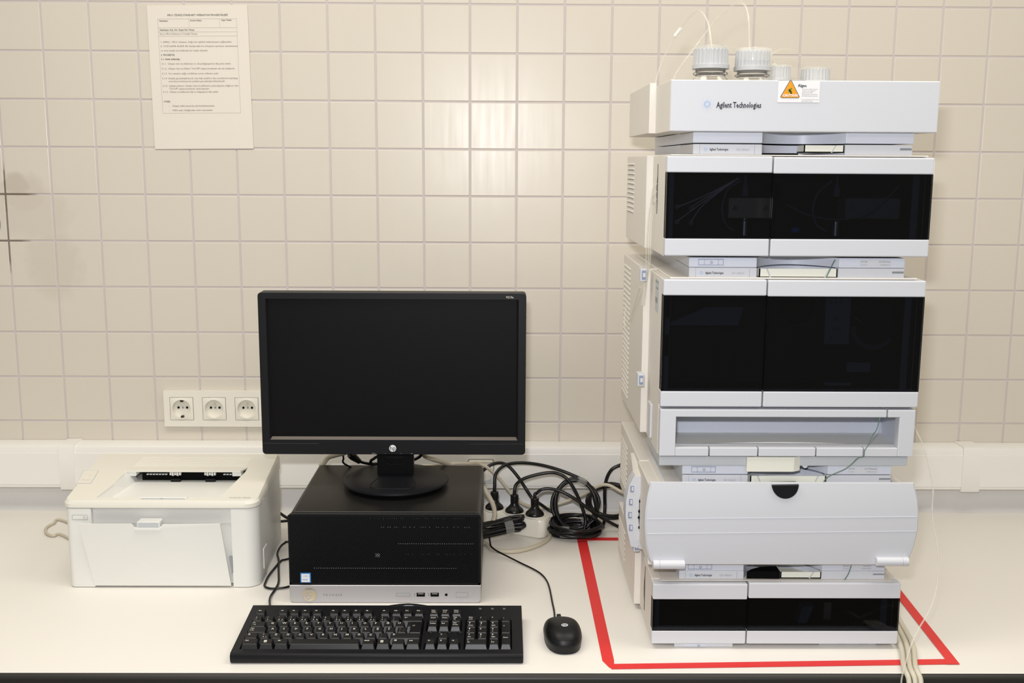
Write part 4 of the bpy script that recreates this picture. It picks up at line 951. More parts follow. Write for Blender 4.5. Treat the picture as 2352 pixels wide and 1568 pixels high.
# ------------------------------------------------------------------ monitor
mo = thing('monitor', 'black widescreen monitor switched off, on a round stand on the computer case', 'monitor', (.769, -.37, KH))
ym = -.385
bx0, bx1 = .5222, 1.0145; bz0, bz1 = .2315, .5365
B().prism(rrect(bx0, bz0, bx1, bz1, .006, 4), 'y', ym + .0185, ym + .038, .004, 2).obj('back_shell', mo, 'black', 40)
sc0, sc1, sz0, sz1 = .5365, 1.0005, .2595, .5250
oo = rrect(bx0, bz0, bx1, bz1, .0065, 5); ii = rrect(sc0, sz0, sc1, sz1, .0004, 5)
t = bmesh.new(); n = len(oo)
of = [t.verts.new((x, ym, z)) for x, z in oo]; ob_ = [t.verts.new((x, ym + .0184, z)) for x, z in oo]
off_ = [t.verts.new((x + (.0006 if x < .7 else -.0006), ym - .0006, z + (.0006 if z < .4 else -.0006))) for x, z in oo]
iff = [t.verts.new((x, ym - .0006, z)) for x, z in ii]; ib = [t.verts.new((x + (.0035 if x < .7 else -.0035), ym + .0052, z + (.0045 if z < .4 else -.0012))) for x, z in ii]
for A, D in ((ob_, of), (of, off_), (off_, iff), (iff, ib)):
    for k in range(n): t.faces.new((A[k], A[(k + 1) % n], D[(k + 1) % n], D[k]))
bmesh.ops.recalc_face_normals(t, faces=t.faces)
bez = B()._add(t).obj('bezel', mo, 'blackm', 25)
B().box(sc0 - .001, ym + .0055, sz0 - .001, sc1 + .001, ym + .018, sz1 + .001).obj('screen', mo, 'screen')
B().hexa([(sc0 + .0015, ym - .0004, sz0 + .0002), (sc1 - .0015, ym - .0004, sz0 + .0002), (sc1 - .0035, ym + .0050, sz0 + .0046), (sc0 + .0035, ym + .0050, sz0 + .0046)],
         [(sc0 + .0015, ym - .0003, sz0 + .0006), (sc1 - .0015, ym - .0003, sz0 + .0006), (sc1 - .0035, ym + .0051, sz0 + .0050), (sc0 + .0035, ym + .0051, sz0 + .0050)]).obj('lower_lip', bez, 'ledge')
b = B()
for q in ([(bx0 + .0006, sz0 - .0068), (bx0 + .105, sz0 - .0075), (bx0 + .117, bz0 + .001)], [(bx1 - .0006, sz0 - .0068), (bx1 - .105, sz0 - .0075), (bx1 - .117, bz0 + .001)]):
    b.tube([(x, ym - .0007, z) for x, z in q], .00035, 4, 1)
b.obj('bezel_crease', bez, 'midgrey' if 0 else 'edge')
a = at(902, 1029, y=ym)
lg = B().lathe([(0, 0), (.0066, 0), (.0066, -.0005), (0, -.0005)], (a.x, ym - .0009, a.z), (0, 1, 0), 32).obj('round_emblem', mo, 'sticker')
text('hp', .0125, (a.x, ym - .0016, a.z - .0036), lg, 'black', 'emblem_letters', align='CENTER', sx=.9)
text('V213a', .0055, (.977, ym - .0008, .5278), mo, 'legend', 'lettering', bold=.0001)
texts([('MENU', .0028, (at(854, 1043, y=ym).x, ym - .0008, .2325), {}), ('−', .0034, (at(884, 1043, y=ym).x, ym - .0008, .2325), {}), ('+', .0034, (at(920, 1043, y=ym).x, ym - .0008, .2325), {}), ('OK', .0028, (at(943, 1043, y=ym).x, ym - .0008, .2325), {})], mo, 'inkl', 'button_print')
# neck
b = B()
nk = [(.7355, KH + .012), (.8025, KH + .012), (.8010, .235), (.7390, .235)]
b.hexa([(.7315, -.345, KH + .0155), (.8015, -.345, KH + .0155), (.7995, -.300, KH + .014), (.7335, -.300, KH + .014)], [(.7330, -.357, .236), (.8020, -.357, .236), (.8000, -.325, .240), (.7350, -.325, .240)])
nko = b.obj('stand_neck', mo, 'black')
B().box(.740, -.366, .2365, .796, -.330, .40, .003).obj('mount_block', mo, 'black')
b = B(); b.tube([(.743, -.3535, .214), (.747, -.3525, .207), (.755, -.3515, .2035), (.767, -.3512, .2028), (.779, -.3515, .2035), (.787, -.3525, .207), (.791, -.3535, .214)], .0006, 5, 4); b.obj('neck_groove', nko, 'edge')
texts([('PickAndAdjust2D', .0045, (.767, -.3552, .2165), dict(align='CENTER', sx=1.0))], nko, 'edge', 'neck_print')
B().lathe([(.0, .0005), (.088, .0005), (.090, .003), (.0985, .0075), (.1005, .010), (.1000, .0135), (.094, .0155), (.060, .0172), (0, .018)], (.769, -.362, KH), (0, 0, 1), 72).obj('stand_base', mo, 'blackm', 40)
b = B(); ln_ = [(.729, -.43, KH + .0168), (.728, -.415, KH + .0172), (.733, -.385, KH + .0178)]
b.tube([(.737, -.375, KH + .0176), (.730, -.400, KH + .0174), (.727, -.420, KH + .0170), (.730, -.431, KH + .0166), (.745, -.438, KH + .0162), (.793, -.438, KH + .0162), (.808, -.431, KH + .0166), (.811, -.420, KH + .0170), (.808, -.400, KH + .0174), (.801, -.375, KH + .0176)], .0006, 5, 5); b.obj('base_groove', mo, 'black')

# ------------------------------------------------------------------ keyboard
kb = thing('keyboard', 'full-size black keyboard with white legends in front of the computer case', 'keyboard', (.775, -.69, 0))
KBX0, KBX1, FY, BYk = .5480, 1.0050, -.7660, -.6070
def deck(y): return .0170 + .0105 * (y - FY) / (BYk - FY)
t_ = B()
# tray around three key wells
prof = lambda: None
def slab(x0, x1, y0, y1, zb=.0015, name=None):
    t_.hexa([(x0, y0, zb), (x1, y0, zb), (x1, y1, zb), (x0, y1, zb)], [(x0, y0, deck(y0)), (x1, y0, deck(y0)), (x1, y1, deck(y1)), (x0, y1, deck(y1))])
U = .01885
kx = .5600; kyf = -.7530                         # left edge of the main block, front edge of the front row
rowsY = [kyf + i * U for i in range(5)] + [kyf + 5.28 * U]
mainR = kx + 15 * U; navL = mainR + .006; navR = navL + 3 * U; numL = navR + .0065; numR = numL + 4 * U
ym0, ym1, yf1 = kyf - .0008, kyf + 5 * U + .0005, kyf + 6.28 * U + .0008
slab(KBX0, KBX1, FY, ym0)
slab(KBX0, kx - .0008, ym0, ym1); slab(mainR + .0008, navL - .0008, ym0, ym1); slab(navR + .0008, numL - .0008, ym0, ym1); slab(numR + .0008, KBX1, ym0, ym1)
slab(KBX0, KBX1, ym1, BYk); slab(navL - .0008, navR + .0008, kyf + 2 * U, kyf + 3 * U)
slab(navL - .0008, navL + U - .0006, kyf + U, kyf + 2 * U); slab(navR - U + .0006, navR + .0008, kyf + U, kyf + 2 * U)
t_.box(KBX0 + .002, FY + .004, .0016, KBX1 - .002, BYk - .003, .009)
dk = t_.obj('deck', kb, 'blackm')
B().prism([(FY + .0006, .0012), (FY - .0022, .0020), (FY - .0040, .0060), (FY - .0040, .0135), (FY - .0022, .0163), (FY + .0006, deck(FY))], 'x', KBX0, KBX1, .0012, 2).obj('front_edge', kb, 'blackm', 40)
def keycap(x0, x1, y0, y1, name, h=.0088):
    """one key: footprint tapering to a dished top; y0 is the side towards the user"""
    g_ = .00055; zb0, zb1 = deck(y0) - .0035, deck(y1) - .0035
    zt0, zt1 = deck(y0) + h - .0030, deck(y1) + h - .0008
    A = [(x0 + g_, y0 + g_, zb0), (x1 - g_, y0 + g_, zb0), (x1 - g_, y1 - g_, zb1), (x0 + g_, y1 - g_, zb1)]
    T = [(x0 + .0030, y0 + .0050, zt0), (x1 - .0030, y0 + .0050, zt0), (x1 - .0030, y1 - .0016, zt1), (x0 + .0030, y1 - .0016, zt1)]
    t = bmesh.new(); lo = [t.verts.new(p) for p in A]; hi = [t.verts.new(p) for p in T]
    t.faces.new(lo[::-1]); tf_ = t.faces.new(hi)
    for i in range(4): t.faces.new((lo[i], lo[(i + 1) % 4], hi[(i + 1) % 4], hi[i]))
    bmesh.ops.bevel(t, geom=[e for e in t.edges if all(v in hi for v in e.verts)] + [e for e in t.edges if sum(v in hi for v in e.verts) == 1], offset=.0007, segments=1, affect='EDGES')
    bmesh.ops.recalc_face_normals(t, faces=t.faces)
    o = B()._add(t).obj(name, kb, 'key')
    return o, (x0 + .0030, y0 + .0050, x1 - .0030, y1 - .0016, zt0, zt1)
def key(x, row, w, leg, h=1.0, name='key', y0=None, fs=.0054):
    y = rowsY[row] if y0 is None else y0
    o, (a, b0, c, d, z0_, z1_) = keycap(x, x + w * U, y, y + h * U, name)
    ang = math.atan2(z1_ - z0_, d - b0); items = []
    def put(s, fx, fy, size, **k):
        yy = b0 + fy * (d - b0); zz = z0_ + fy * (z1_ - z0_) + .00025
        items.append((s, size, (a + fx, yy, zz), dict(rot=Matrix.Rotation(ang, 4, 'X'), **k)))
    if isinstance(leg, str): leg = [leg]
    two = [l for l in leg]
    if len(leg) == 1 and len(leg[0]) == 1 and leg[0].isalpha(): put(leg[0], .0030, .50, fs, bold=.0001, sx=1.2)
    elif len(leg) == 1: put(leg[0], .0024, .56, .0034 if len(leg[0]) > 1 else .0046, bold=.00012)
    elif len(leg) == 2 and (len(leg[0]) > 1 or len(leg[1]) > 1) and leg[0] not in '789456123' : put(leg[0], .0022, .66, .0031, bold=.0001); put(leg[1], .0022, .32, .0031, bold=.0001)
    elif len(leg) == 2 and leg[0] in '0123456789' and row < 4 and x > numL - .01: put(leg[0], .0030, .58, .0048, bold=.0002); put(leg[1], .0024, .20, .0028, bold=.0001)
    else:
        put(leg[0], .0032, .60, .0034, bold=.0001); put(leg[1], .0032, .16, .0038, bold=.00014)
        if len(leg) > 2: put(leg[2], .0084, .16, .0032, bold=.0001)
    it = [i for i in items if i[0].strip()]
    if it: texts(it, o, 'legend', 'key_legend', None)
    return o
# function row
x = kx; key(x, 5, 1, 'Esc')
for g0, names in ((2, ('F1', 'F2', 'F3', 'F4')), (6.5, ('F5', 'F6', 'F7', 'F8')), (11, ('F9', 'F10', 'F11', 'F12'))):
    for i, s_ in enumerate(names): key(kx + (g0 + i) * U, 5, 1, s_)
for i, s_ in enumerate((('Print', 'SysRq'), ('Scroll', 'Lock'), ('Pause', 'Break'))): key(navL + i * U, 5, 1, s_)
# number row
for i, s_ in enumerate((('é', '"'), ('!', '1'), ("'", '2', '£'), ('^', '3', '#'), ('+', '4', '$'), ('%', '5', '½'), ('&', '6'), ('/', '7', '{'), ('(', '8', '['), (')', '9', ']'), ('=', '0', '}'), ('?', '*', '\\'), ('_', '-'))): key(kx + i * U, 4, 1, s_)
key(kx + 13 * U, 4, 2, '⟵')
key(kx, 3, 1.5, ('|⟵', '⟶|'))
for i, s_ in enumerate('QWERTYUIOPĞÜ'): key(kx + (1.5 + i) * U, 3, 1, s_)
key(kx, 2, 1.75, ('Caps', 'Lock'))
for i, s_ in enumerate('ASDFGHJKLŞİ'): key(kx + (1.75 + i) * U, 2, 1, s_)
key(kx + 12.75 * U, 2, 1, (';', ',', '`'))
ek = key(kx + 13.8 * U, 2, 1.2, '↵', h=2, name='enter_key')
wing, _ = keycap(kx + 13.52 * U, kx + 14.3 * U, rowsY[3], rowsY[4], 'key_wing'); wing.parent = ek
key(kx, 1, 1.25, '⇧')
key(kx + 1.25 * U, 1, 1, ('>', '<', '|'))
for i, s_ in enumerate('ZXCVBNMÖÇ'): key(kx + (2.25 + i) * U, 1, 1, s_)
key(kx + 11.25 * U, 1, 1, (':', '.')); key(kx + 12.25 * U, 1, 2.75, '⇧')
xx = kx
def winmark(o, x, y):
    b = B()
    for i in (0, 1):
        for j in (0, 1): b.hexa([(x + i * .0024, y + j * .0026, deck(y) + .0062 + j * .0005), (x + i * .0024 + .0021, y + j * .0026, deck(y) + .0062 + j * .0005), (x + i * .0024 + .0021, y + j * .0026 + .0022, deck(y) + .0064 + j * .0005), (x + i * .0024, y + j * .0026 + .0022, deck(y) + .0064 + j * .0005)],
                [(x + i * .0024, y + j * .0026, deck(y) + .0075 + j * .0003), (x + i * .0024 + .0021, y + j * .0026, deck(y) + .0075 + j * .0003), (x + i * .0024 + .0021, y + j * .0026 + .0022, deck(y) + .0078 + j * .0003), (x + i * .0024, y + j * .0026 + .0022, deck(y) + .0078 + j * .0003)])
    b.obj('key_legend', o, 'legend')
for (wk, lg_) in ((1.5, 'Ctrl'), (1.25, 'WIN'), (1.25, 'Alt'), (6, ' '), (1.25, 'AltGr'), (1.25, 'WIN'), (1.25, '▤'), (1.25, 'Ctrl')):
    o = key(xx, 0, wk, ' ' if lg_ == 'WIN' else lg_, name='space_bar' if lg_ == ' ' else 'key')
    if lg_ == 'WIN': winmark(o, xx + .0075, kyf + .0085)
    xx += wk * U
for i, s_ in enumerate(('Insert', 'Home', ('Page', 'Up'))): key(navL + i * U, 4, 1, s_)
for i, s_ in enumerate(('Delete', 'End', ('Page', 'Down'))): key(navL + i * U, 3, 1, s_)
key(navL + U, 1, 1, '↑')
for i, s_ in enumerate(('←', '↓', '→')): key(navL + i * U, 0, 1, s_)
for i, s_ in enumerate((('Num', 'Lock'), '/', '*', '-')): key(numL + i * U, 4, 1, s_)
for r_, tr in ((3, (('7', 'Home'), ('8', '↑'), ('9', 'PgUp'))), (2, (('4', '←'), '5', ('6', '→'))), (1, (('1', 'End'), ('2', '↓'), ('3', 'PgDn')))):
    for i, s_ in enumerate(tr): key(numL + i * U, r_, 1, s_)
key(numL, 0, 2, ('0', 'Ins')); key(numL + 2 * U, 0, 1, (',', 'Del')); key(numL + 3 * U, 2, 1, '+', h=2); key(numL + 3 * U, 0, 1, 'Enter', h=2)
for i, u in enumerate((990, 1011, 1033, 1057)):
    p = at(u, 1453, z=deck(-.705)); r_ = .0042 if i < 3 else .0052
    mb = B().lathe([(r_, -.001), (r_, .0008), (r_ * .8, .0014), (0, .0012)], (p.x, p.y, deck(p.y)), (0, 0, 1), 20).obj('media_button', kb, 'black', 40)
    texts([('◂+▸☾'[i] if i != 1 else 'x', .004, (p.x - .0015, p.y - .0015, deck(p.y) + .0015), {})], mb, 'legend', 'key_legend', Matrix.Rotation(0, 4, 'X'))
for u in (1103, 1131, 1158):
    p = at(u, 1398, z=deck(-.62)); B().box(p.x - .0022, p.y - .0016, deck(p.y) - .0002, p.x + .0022, p.y + .0016, deck(p.y) + .0005).obj('status_light', kb, 'steel')
    texts([('▴', .004, (p.x - .0012, p.y + .003, deck(p.y) + .0004), {})], kb, 'inkl', 'status_mark', Matrix.Rotation(0, 4, 'X'))
# raised arch on the back edge
b = B(); pts = [(at(u, v, y=BYk + .002).x, at(u, v, y=BYk + .002).z) for (u, v) in ((884, 1391), (900, 1388.5), (920, 1386), (938, 1385), (956, 1386), (974, 1388.5), (992, 1391.5))]
b.prism([(pts[0][0], .015)] + pts + [(pts[-1][0], .015)], 'y', BYk - .004, BYk + .003, .0012, 2); ar = b.obj('back_arch', kb, 'blackm', 40)
B().prism([(at(u, v, y=BYk - .0042).x, at(u, v, y=BYk - .0042).z) for (u, v) in ((926, 1391), (932, 1389.3), (945, 1389.3), (951, 1391))], 'y', BYk - .0046, BYk - .0038).obj('arch_slot', ar, 'inkl')

# ------------------------------------------------------------------ mouse
ms = thing('computer_mouse', 'black wired mouse with pale oval emblem right of the keyboard', 'mouse', (1.07, -.69, 0))
mc = Vector((1.0705, -.6835, 0)); mr = Matrix.Rotation(math.radians(4), 4, 'Z')
def mouse_ring(h, inset=0):
    out_ = []
    for k in range(48):
        a = 2 * PI * k / 48; ca, sa = math.cos(a), math.sin(a)
        e = 2.5
        rx = .0315 * (1 - .10 * max(0, sa)); ry = .0575
        X = rx * abs(ca) ** (2 / e) * (1 if ca > 0 else -1); Y = ry * abs(sa) ** (2 / e) * (1 if sa > 0 else -1)
        s = (1 - inset)
        out_.append((X * s, Y * s))
    return out_
def mz(y):  # crown height along the mouse (y towards the cable)
    q = (y + .0575) / .115
    return .0375 - .020 * max(0, q - .38) ** 1.35 * 1.6 - .010 * max(0, .30 - q) ** 1.2 * 2
def mshell(h0, h1, N, name, m):
    t = bmesh.new(); R_ = []
    for j in range(N + 1):
        f = h0 + (h1 - h0) * j / N
        ang_ = f * PI / 2
        s = math.cos(ang_) ** .42 if f < .999 else 0
        hz = math.sin(ang_) ** .80 if f > 0 else 0
        row = []
        for (X, Y) in mouse_ring(0):
            bulge = 1 if f > .22 else (.93 + .07 * f / .22)
            xx_, yy_ = X * s * bulge, Y * s * bulge
            p = mr @ Vector((xx_, yy_, .0015 + (mz(yy_) - .0015) * hz)) + mc
            row.append(t.verts.new(p))
        R_.append(row)
    for A, D in zip(R_, R_[1:]):
        for k in range(48): t.faces.new((A[k], A[(k + 1) % 48], D[(k + 1) % 48], D[k]))
    if h0 == 0: t.faces.new(R_[0][::-1])
    bmesh.ops.remove_doubles(t, verts=t.verts, dist=1e-6); bmesh.ops.recalc_face_normals(t, faces=t.faces)
    return B()._add(t).obj(name, ms, m, 60)
mshell(0, .42, 8, 'lower_shell', 'black'); mshell(.425, 1, 14, 'top_shell', 'black')
from mathutils.bvhtree import BVHTree
shell = [o for o in ms.children if o.name.startswith('top_shell')][0]
bvh = BVHTree.FromPolygons([v.co + ms.location - Vector((0, 0, DZ)) for v in shell.data.vertices], [list(f.vertices) for f in shell.data.polygons])
q0 = at(1297, 1435, z=.05); hit, nor, _, _ = bvh.ray_cast(q0, (q0 - Vector((CX, CY, CZ))).normalized())
if nor.z < 0: nor = -nor
yax = (Vector((0, 1, 0)) - nor * nor.y).normalized(); xax = yax.cross(nor)
em_m = Matrix((xax, yax, nor)).transposed().to_4x4(); em_m.translation = hit + nor * .0004
em = B().lathe([(1, -.0006), (1, 0), (0, 0)], (0, 0, 0), (0, 0, 1), 24).xf(em_m @ Matrix.Diagonal((.0055, .0050, 1, 1))).obj('oval_emblem', ms, 'grey')
text('hp', .0080, (0, 0, 0), em, 'black', 'emblem_letters', em_m @ Matrix.Translation((-.0038, -.0022, .0003)))
wy = mr @ Vector((0, .046, 0)) + mc
B().lathe([(0, -.0035), (.007, -.0035), (.008, -.0025), (.008, .0025), (.007, .0035), (0, .0035)], (wy.x, wy.y, .0175), (1, 0, 0), 24).obj('scroll_wheel', ms, 'rubber', 40)
c0 = mr @ Vector((-.004, .058, 0)) + mc
B().tube([tuple(c0 + Vector((0, -.004, .006))), tuple(c0 + Vector((-.001, .010, .005)))], .0022, 10, 1).obj('strain_relief', ms, 'rubber')
B().tube([tuple(c0 + Vector((-.001, .008, .005)))] + [tuple(at(u, v, z=.0035)) for (u, v) in ((1273, 1405), (1268, 1380), (1262, 1350), (1255, 1332), (1243, 1318), (1226, 1307), (1195, 1292))] + [tuple(at(u, v, z=zz)) for (u, v, zz) in ((1163, 1276, .008), (1140, 1264, .0112), (1128, 1254, .0116), (1125, 1241, .0112), (1123, 1229, .013), (1119, 1219, .015), (1111, 1213, .016), (1095, 1211, .016))], .0017, 8, 6).obj('cable', ms, 'rubber', 60)

# ------------------------------------------------------------------ power strip, plugs and cables
strip = thing('power_strip', 'white power strip on the bench behind and right of the computer case', 'power strip', (.98, -.15, 0))
d_ = Vector((.0425, -.0215, 0)); L1 = d_.length; d1 = d_.normalized(); nrm = Vector((-d1.y, d1.x, 0))
s3 = Vector((1.0405, -.1755, 0)); hw = .0245
def sp(a, b_, z=0): return s3 + d1 * a + nrm * b_ + Vector((0, 0, z))
t = bmesh.new(); ol_ = rrect(-.245, -hw, .031, hw, .014, 6)
def ringz(z, ins): return [t.verts.new(sp(x * (1) + (ins if x < -.1 else -ins) * 1.0, y + (ins if y < 0 else -ins), z)) for x, y in ol_]
rs_ = [ringz(.0006, .004), ringz(.004, .0005), ringz(.034, .0), ringz(.0405, .0022), ringz(.042, .006)]
for A, D in zip(rs_, rs_[1:]):
    for k in range(len(A)): t.faces.new((A[k], A[(k + 1) % len(A)], D[(k + 1) % len(A)], D[k]))
t.faces.new(rs_[0][::-1]); t.faces.new(rs_[-1]); bmesh.ops.recalc_face_normals(t, faces=t.faces)
B()._add(t).obj('body', strip, 'socket', 35)
for k in range(5):
    c_ = sp(-k * L1, 0, .0421)
    B().lathe([(.0235, 0), (.0235, .0022), (.0205, .0022), (.0200, .0004), (0, .0004)], tuple(c_), (0, 0, 1), 32).obj('socket_ring', strip, 'socket', 40)
def plug(k, label, pts, r=.0036, lean=(0, 0)):
    c_ = sp(-k * L1, 0, .0427)
    t = thing('power_plug', label, 'plug', tuple(c_), 'plugs in the power strip' if 0 else None)
    ax = Vector((lean[0], lean[1], 1)).normalized()
    B().lathe([(0, 0), (.0192, 0), (.0195, .004), (.0170, .008), (.0125, .012), (.0088, .017), (.0078, .022), (.0080, .036), (.0072, .038), (0, .038)], tuple(c_), tuple(ax), 28).obj('plug_body', t, 'rubber', 50)
    b = B()
    for j in range(6): b.lathe([(.0080, 0), (.0088, .0006), (.0088, .0014), (.0080, .002)], tuple(c_ + ax * (.022 + j * .0026)), tuple(ax), 16)
    b.obj('grip_rings', t, 'black', 40)
    B().tube([c_ + ax * .036, c_ + ax * .046] + [Vector(p) for p in pts], r, 10, 6).obj('cord', t, 'rubber', 60)
    return t
plug(2, 'leftmost visible black plug in the white power strip, cord arching highest', px([(1138, 1090, -.125), (1153, 1072, -.115), (1176, 1064, -.105), (1208, 1063, -.10), (1245, 1068, -.095), (1285, 1079, -.095), (1318, 1092, -.10), (1345, 1105, -.11), (1362, 1128, -.12), (1370, 1160, -.12), (1368, 1195, -.13), (1352, 1222, -.14)]))
plug(1, 'middle black plug in the white power strip', px([(1186, 1112, -.15), (1203, 1099, -.15), (1232, 1090, -.15), (1262, 1085, -.15), (1284, 1088, -.15), (1303, 1100, -.155), (1321, 1127, -.16), (1337, 1165, -.165), (1345, 1196, -.17), (1340, 1222, -.18)]))
plug(0, 'rightmost black plug at the end of the white power strip', px([(1233, 1132, -.17), (1244, 1124, -.17), (1262, 1122, -.17), (1288, 1128, -.175), (1320, 1145, -.18), (1352, 1168, -.18), (1385, 1190, -.17), (1412, 1205, -.16), (1432, 1215, -.15)]))
plug(3, 'black plug in the power strip mostly hidden behind the computer case', [sp(-3.1 * L1, -.004, .095), sp(-3.5 * L1, -.012, .092), sp(-4.0 * L1, -.022, .065), sp(-4.5 * L1, -.034, .025)])
line('black_cable', 'black power cable arching from behind the case down behind the plugs', 'cable', [(.88, -.10, .06)] + px([(1095, 1098, -.10), (1112, 1078, -.09), (1130, 1066, -.085), (1152, 1063, -.08), (1170, 1072, -.08), (1190, 1095, -.085), (1208, 1122, -.09), (1224, 1145, -.10), (1245, 1160, -.10), (1262, 1172, -.10), (1290, 1185, -.11), (1320, 1200, -.13), (1345, 1205, -.15)]), .0036, 'rubber', 10)
line('beige_cable', 'beige cable crossing behind the plugs up over the case corner', 'cable', [(.78, -.12, .13)] + px([(1040, 1064, -.13), (1075, 1064, -.12), (1098, 1064, -.10), (1120, 1074, -.095), (1145, 1097, -.09), (1165, 1122, -.09), (1185, 1145, -.09), (1210, 1160, -.085), (1238, 1166, -.08), (1265, 1162, -.08), (1310, 1148, -.08), (1345, 1133, -.09), (1375, 1116, -.10), (1398, 1114, -.11), (1425, 1128, -.12), (1450, 1140, -.12)]), .0036, 'beige', 10)
line('thick_beige_cable', 'thick beige cable bulging out beside the upper right case side', 'cable', [(.90, -.24, .11)] + px([(1106, 1118, -.215), (1120, 1135, -.215), (1132, 1158, -.215), (1136, 1180, -.215), (1130, 1200, -.215), (1114, 1210, -.215)]) + [(.90, -.205, .035)], .0048, 'beige', 10)
line('flat_beige_cable', 'beige cable loop lying on the bench right of the case', 'cable', [(.90, -.30, .0045)] + [at(u, v, z=.0045) for (u, v) in ((1110, 1248), (1130, 1260), (1160, 1266), (1195, 1264), (1235, 1252), (1258, 1238), (1264, 1225), (1252, 1216), (1225, 1212), (1190, 1214))] + [(.93, -.20, .0045)], .0042, 'beige', 10)
def coil(name, label, cx, cy, cz, ax1, ax2, turns, r, jit, rad=.0036, tail=(), head=(), seed=1):
    rnd = random.Random(seed); a1, a2 = Vector(ax1), Vector(ax2); n_ = a1.cross(a2).normalized(); pts = []
    per = 12
    for i in range(turns * per + 1):
        th = 2 * PI * i / per; k = i // per
        if i % per == 0: ja, jb, jn = rnd.uniform(1 - jit, 1 + jit * .4), rnd.uniform(1 - jit, 1 + jit * .4), rnd.uniform(-1, 1)
        pts.append(Vector((cx, cy, cz)) + a1 * math.cos(th) * ja + a2 * math.sin(th) * jb + n_ * r * (jn + math.sin(th * .5 + k)))
    pts = [Vector((p.x, p.y, max(p.z, .0060))) for p in list(head) + pts + list(tail)]
    t = thing(name, label, 'cable', (cx, cy, .0))
    B().tube(pts, rad, 8, 3).obj('cable', t, 'rubber', 60)
    return t
def wrap(t, p, ax, r):
    B().lathe([(r, -.009), (r * 1.03, 0), (r, .009)], tuple(p), tuple(ax), 14).obj('tape_wrap', t, 'film', 60)
cA = coil('cable_coil', 'black cable coiled in an upright ring right of the power strip', at(1322, 1158, y=-.15).x, -.15, at(1322, 1158, y=-.15).z, (.049, .0, .004), (-.004, .014, .050), 6, .007, .16, seed=3)
p = at(1338, 1101, y=-.155); wrap(cA, p, (1, 0, -.35), .011)
cB = coil('cable_coil', 'black cable coiled flat on the bench under the upright ring', at(1322, 1212, z=.016).x, at(1322, 1212, z=.016).y, .016, (.055, .006, 0), (-.004, .042, .004), 7, .009, .22, seed=5)
p = at(1297, 1222, z=.016); wrap(cB, p, (1, -.15, 0), .012)
p = at(1338, 1196, z=.02); wrap(cB, p, (.8, .5, .1), .010)
cC = coil('cable_coil', 'black cable loops spreading behind the instrument stack', at(1405, 1165, y=-.10).x, -.10, .050, (.052, .004, 0), (0, .030, .034), 4, .006, .2, seed=9)
line('rising_black_cable', 'black cable rising steeply beside the instrument stack to the duct', 'cable', px([(1350, 1230, -.13), (1384, 1208, -.10), (1389, 1170, -.09), (1389, 1130, -.085), (1393, 1100, -.08), (1405, 1078, -.08), (1424, 1068, -.08), (1450, 1060, -.09)]), .0038, 'rubber', 10)
cD = thing('folded_cable', 'folded bundle of black cable held with clear tape beside the case', 'cable', (.96, -.215, 0))
pts = []; rnd = random.Random(4)
for k in range(7):
    z_ = .012 + (k % 4) * .008; o_ = rnd.uniform(-.010, .010)
    pts += [Vector((.925 + rnd.uniform(0, .01), -.225 + o_, z_)), Vector((.960, -.218 + o_ * .5, z_ + .004)), Vector((.990, -.208 + o_ * .6, z_ + .008)), Vector((1.008 + rnd.uniform(-.006, .010), -.203 + o_, z_ + .010)),
            Vector((1.010 + rnd.uniform(-.006, .008), -.196 + o_, z_ + .014)), Vector((.990, -.200 + o_ * .7, z_ + .012)), Vector((.960, -.212 + o_ * .6, z_ + .007)), Vector((.928, -.226 + o_, z_ + .004))]
B().tube([Vector((p.x, p.y, max(p.z, .0045))) for p in pts], .0034, 8, 4).obj('cable', cD, 'rubber', 60); wrap(cD, (.984, -.207, .028), (1, .3, .15), .0185)
line('keyboard_cable', 'thin black cable running from the keyboard back round beside the case', 'cable', [(.578, -.612, .020)] + [at(u, v, z=zz) for (u, v, zz) in ((619, 1380, .012), (622, 1368, .004), (634, 1350, .0035), (640, 1335, .0035), (640, 1310, .0035), (640, 1285, .004), (637, 1270, .006), (645, 1254, .010), (655, 1246, .012), (660, 1244, .013))] + [(.586, -.26, .012), (.588, -.21, .010)], .0021, 'rubber')
line('looped_black_cable', 'thin black cable looping between the printer and the case', 'cable', [(.588, -.30, .004)] + [at(u, v, z=.0035) for (u, v) in ((658, 1284), (645, 1288), (630, 1305), (617, 1322), (610, 1336), (608, 1346), (622, 1351), (645, 1350), (658, 1348))] + [(.588, -.46, .0035)], .0021, 'rubber')
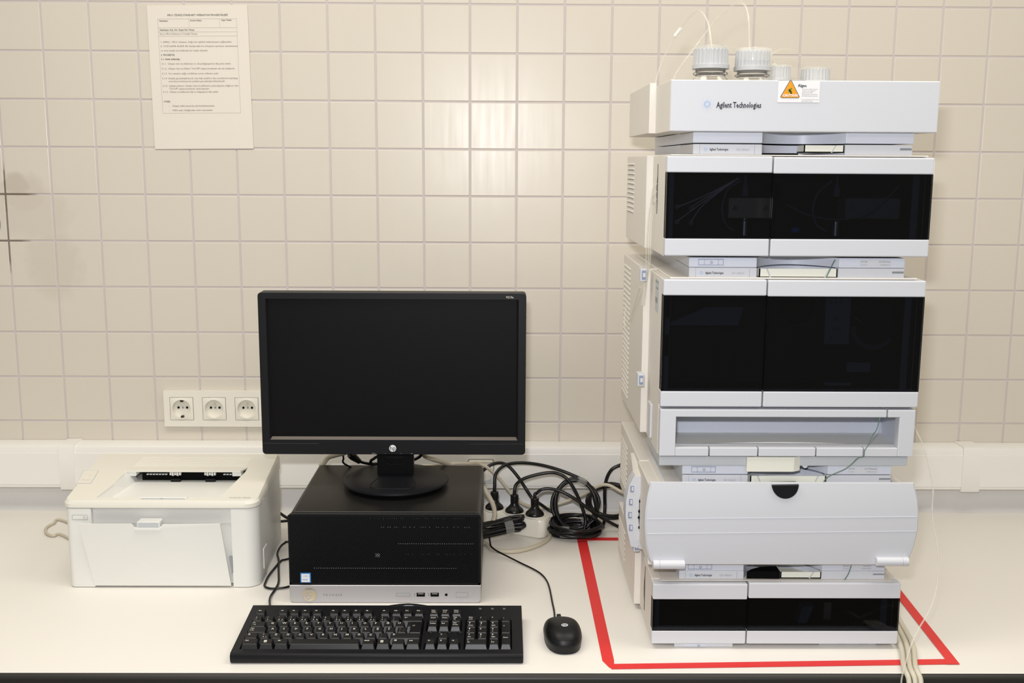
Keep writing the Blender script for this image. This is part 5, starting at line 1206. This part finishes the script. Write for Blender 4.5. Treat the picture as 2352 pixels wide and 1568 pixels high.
line('black_cable', 'short black cable sloping down behind the printer into the case back', 'cable', px([(625, 1165, -.165), (643, 1178, -.18), (662, 1190, -.19), (690, 1200, -.20)]), .0030, 'rubber')
line('black_cable', 'short level black cable between the printer side and the case', 'cable', px([(625, 1197, -.20), (645, 1197, -.20), (665, 1196, -.20), (690, 1200, -.21)]), .0030, 'rubber')
# leads behind the monitor
line('monitor_lead', 'beige video lead curving out below the left of the monitor', 'cable', px([(812, 1010, -.31), (800, 1035, -.30), (770, 1045, -.25), (755, 1050, -.23), (745, 1062, -.21), (742, 1075, -.20)]) + [(.66, -.19, .10)], .0050, 'beige', 10)
line('monitor_lead', 'thin black lead hanging below the monitor left of the neck', 'cable', px([(784, 1010, -.285), (788, 1040, -.28), (789, 1052, -.26), (793, 1066, -.25)]) + [(.70, -.21, .14)], .0020, 'rubber')
ml = line('monitor_lead', 'black lead with moulded plug left of the monitor neck', 'cable', px([(800, 1010, -.33), (805, 1040, -.32), (815, 1050, -.29), (828, 1060, -.28), (850, 1065, -.27), (878, 1066, -.26)]) + [(.78, -.22, .15)], .0030, 'rubber')
a, c = at(803, 1042, y=-.302), at(826, 1060, y=-.288); B().lathe([(0, 0), (.007, .001), (.008, .010), (.005, (c - a).length), (0, (c - a).length)], tuple(a), c - a, 14).obj('plug_body', ml, 'rubber', 50)
line('monitor_lead', 'black lead curling close to the right of the monitor neck', 'cable', px([(972, 1015, -.30), (968, 1042, -.29), (958, 1052, -.28), (945, 1056, -.27), (925, 1055, -.26)]) + [(.77, -.25, .19)], .0032, 'rubber')
line('monitor_lead', 'black lead curling close to the left of the monitor neck', 'cable', px([(876, 1020, -.285), (870, 1044, -.28), (860, 1052, -.28), (852, 1062, -.27)]) + [(.73, -.23, .15)], .0030, 'rubber')
line('monitor_lead', 'beige lead sloping away below the right of the monitor', 'cable', px([(960, 1020, -.275), (975, 1046, -.27), (1000, 1056, -.25), (1035, 1068, -.21)]) + [(.90, -.17, .12)], .0046, 'beige', 10)
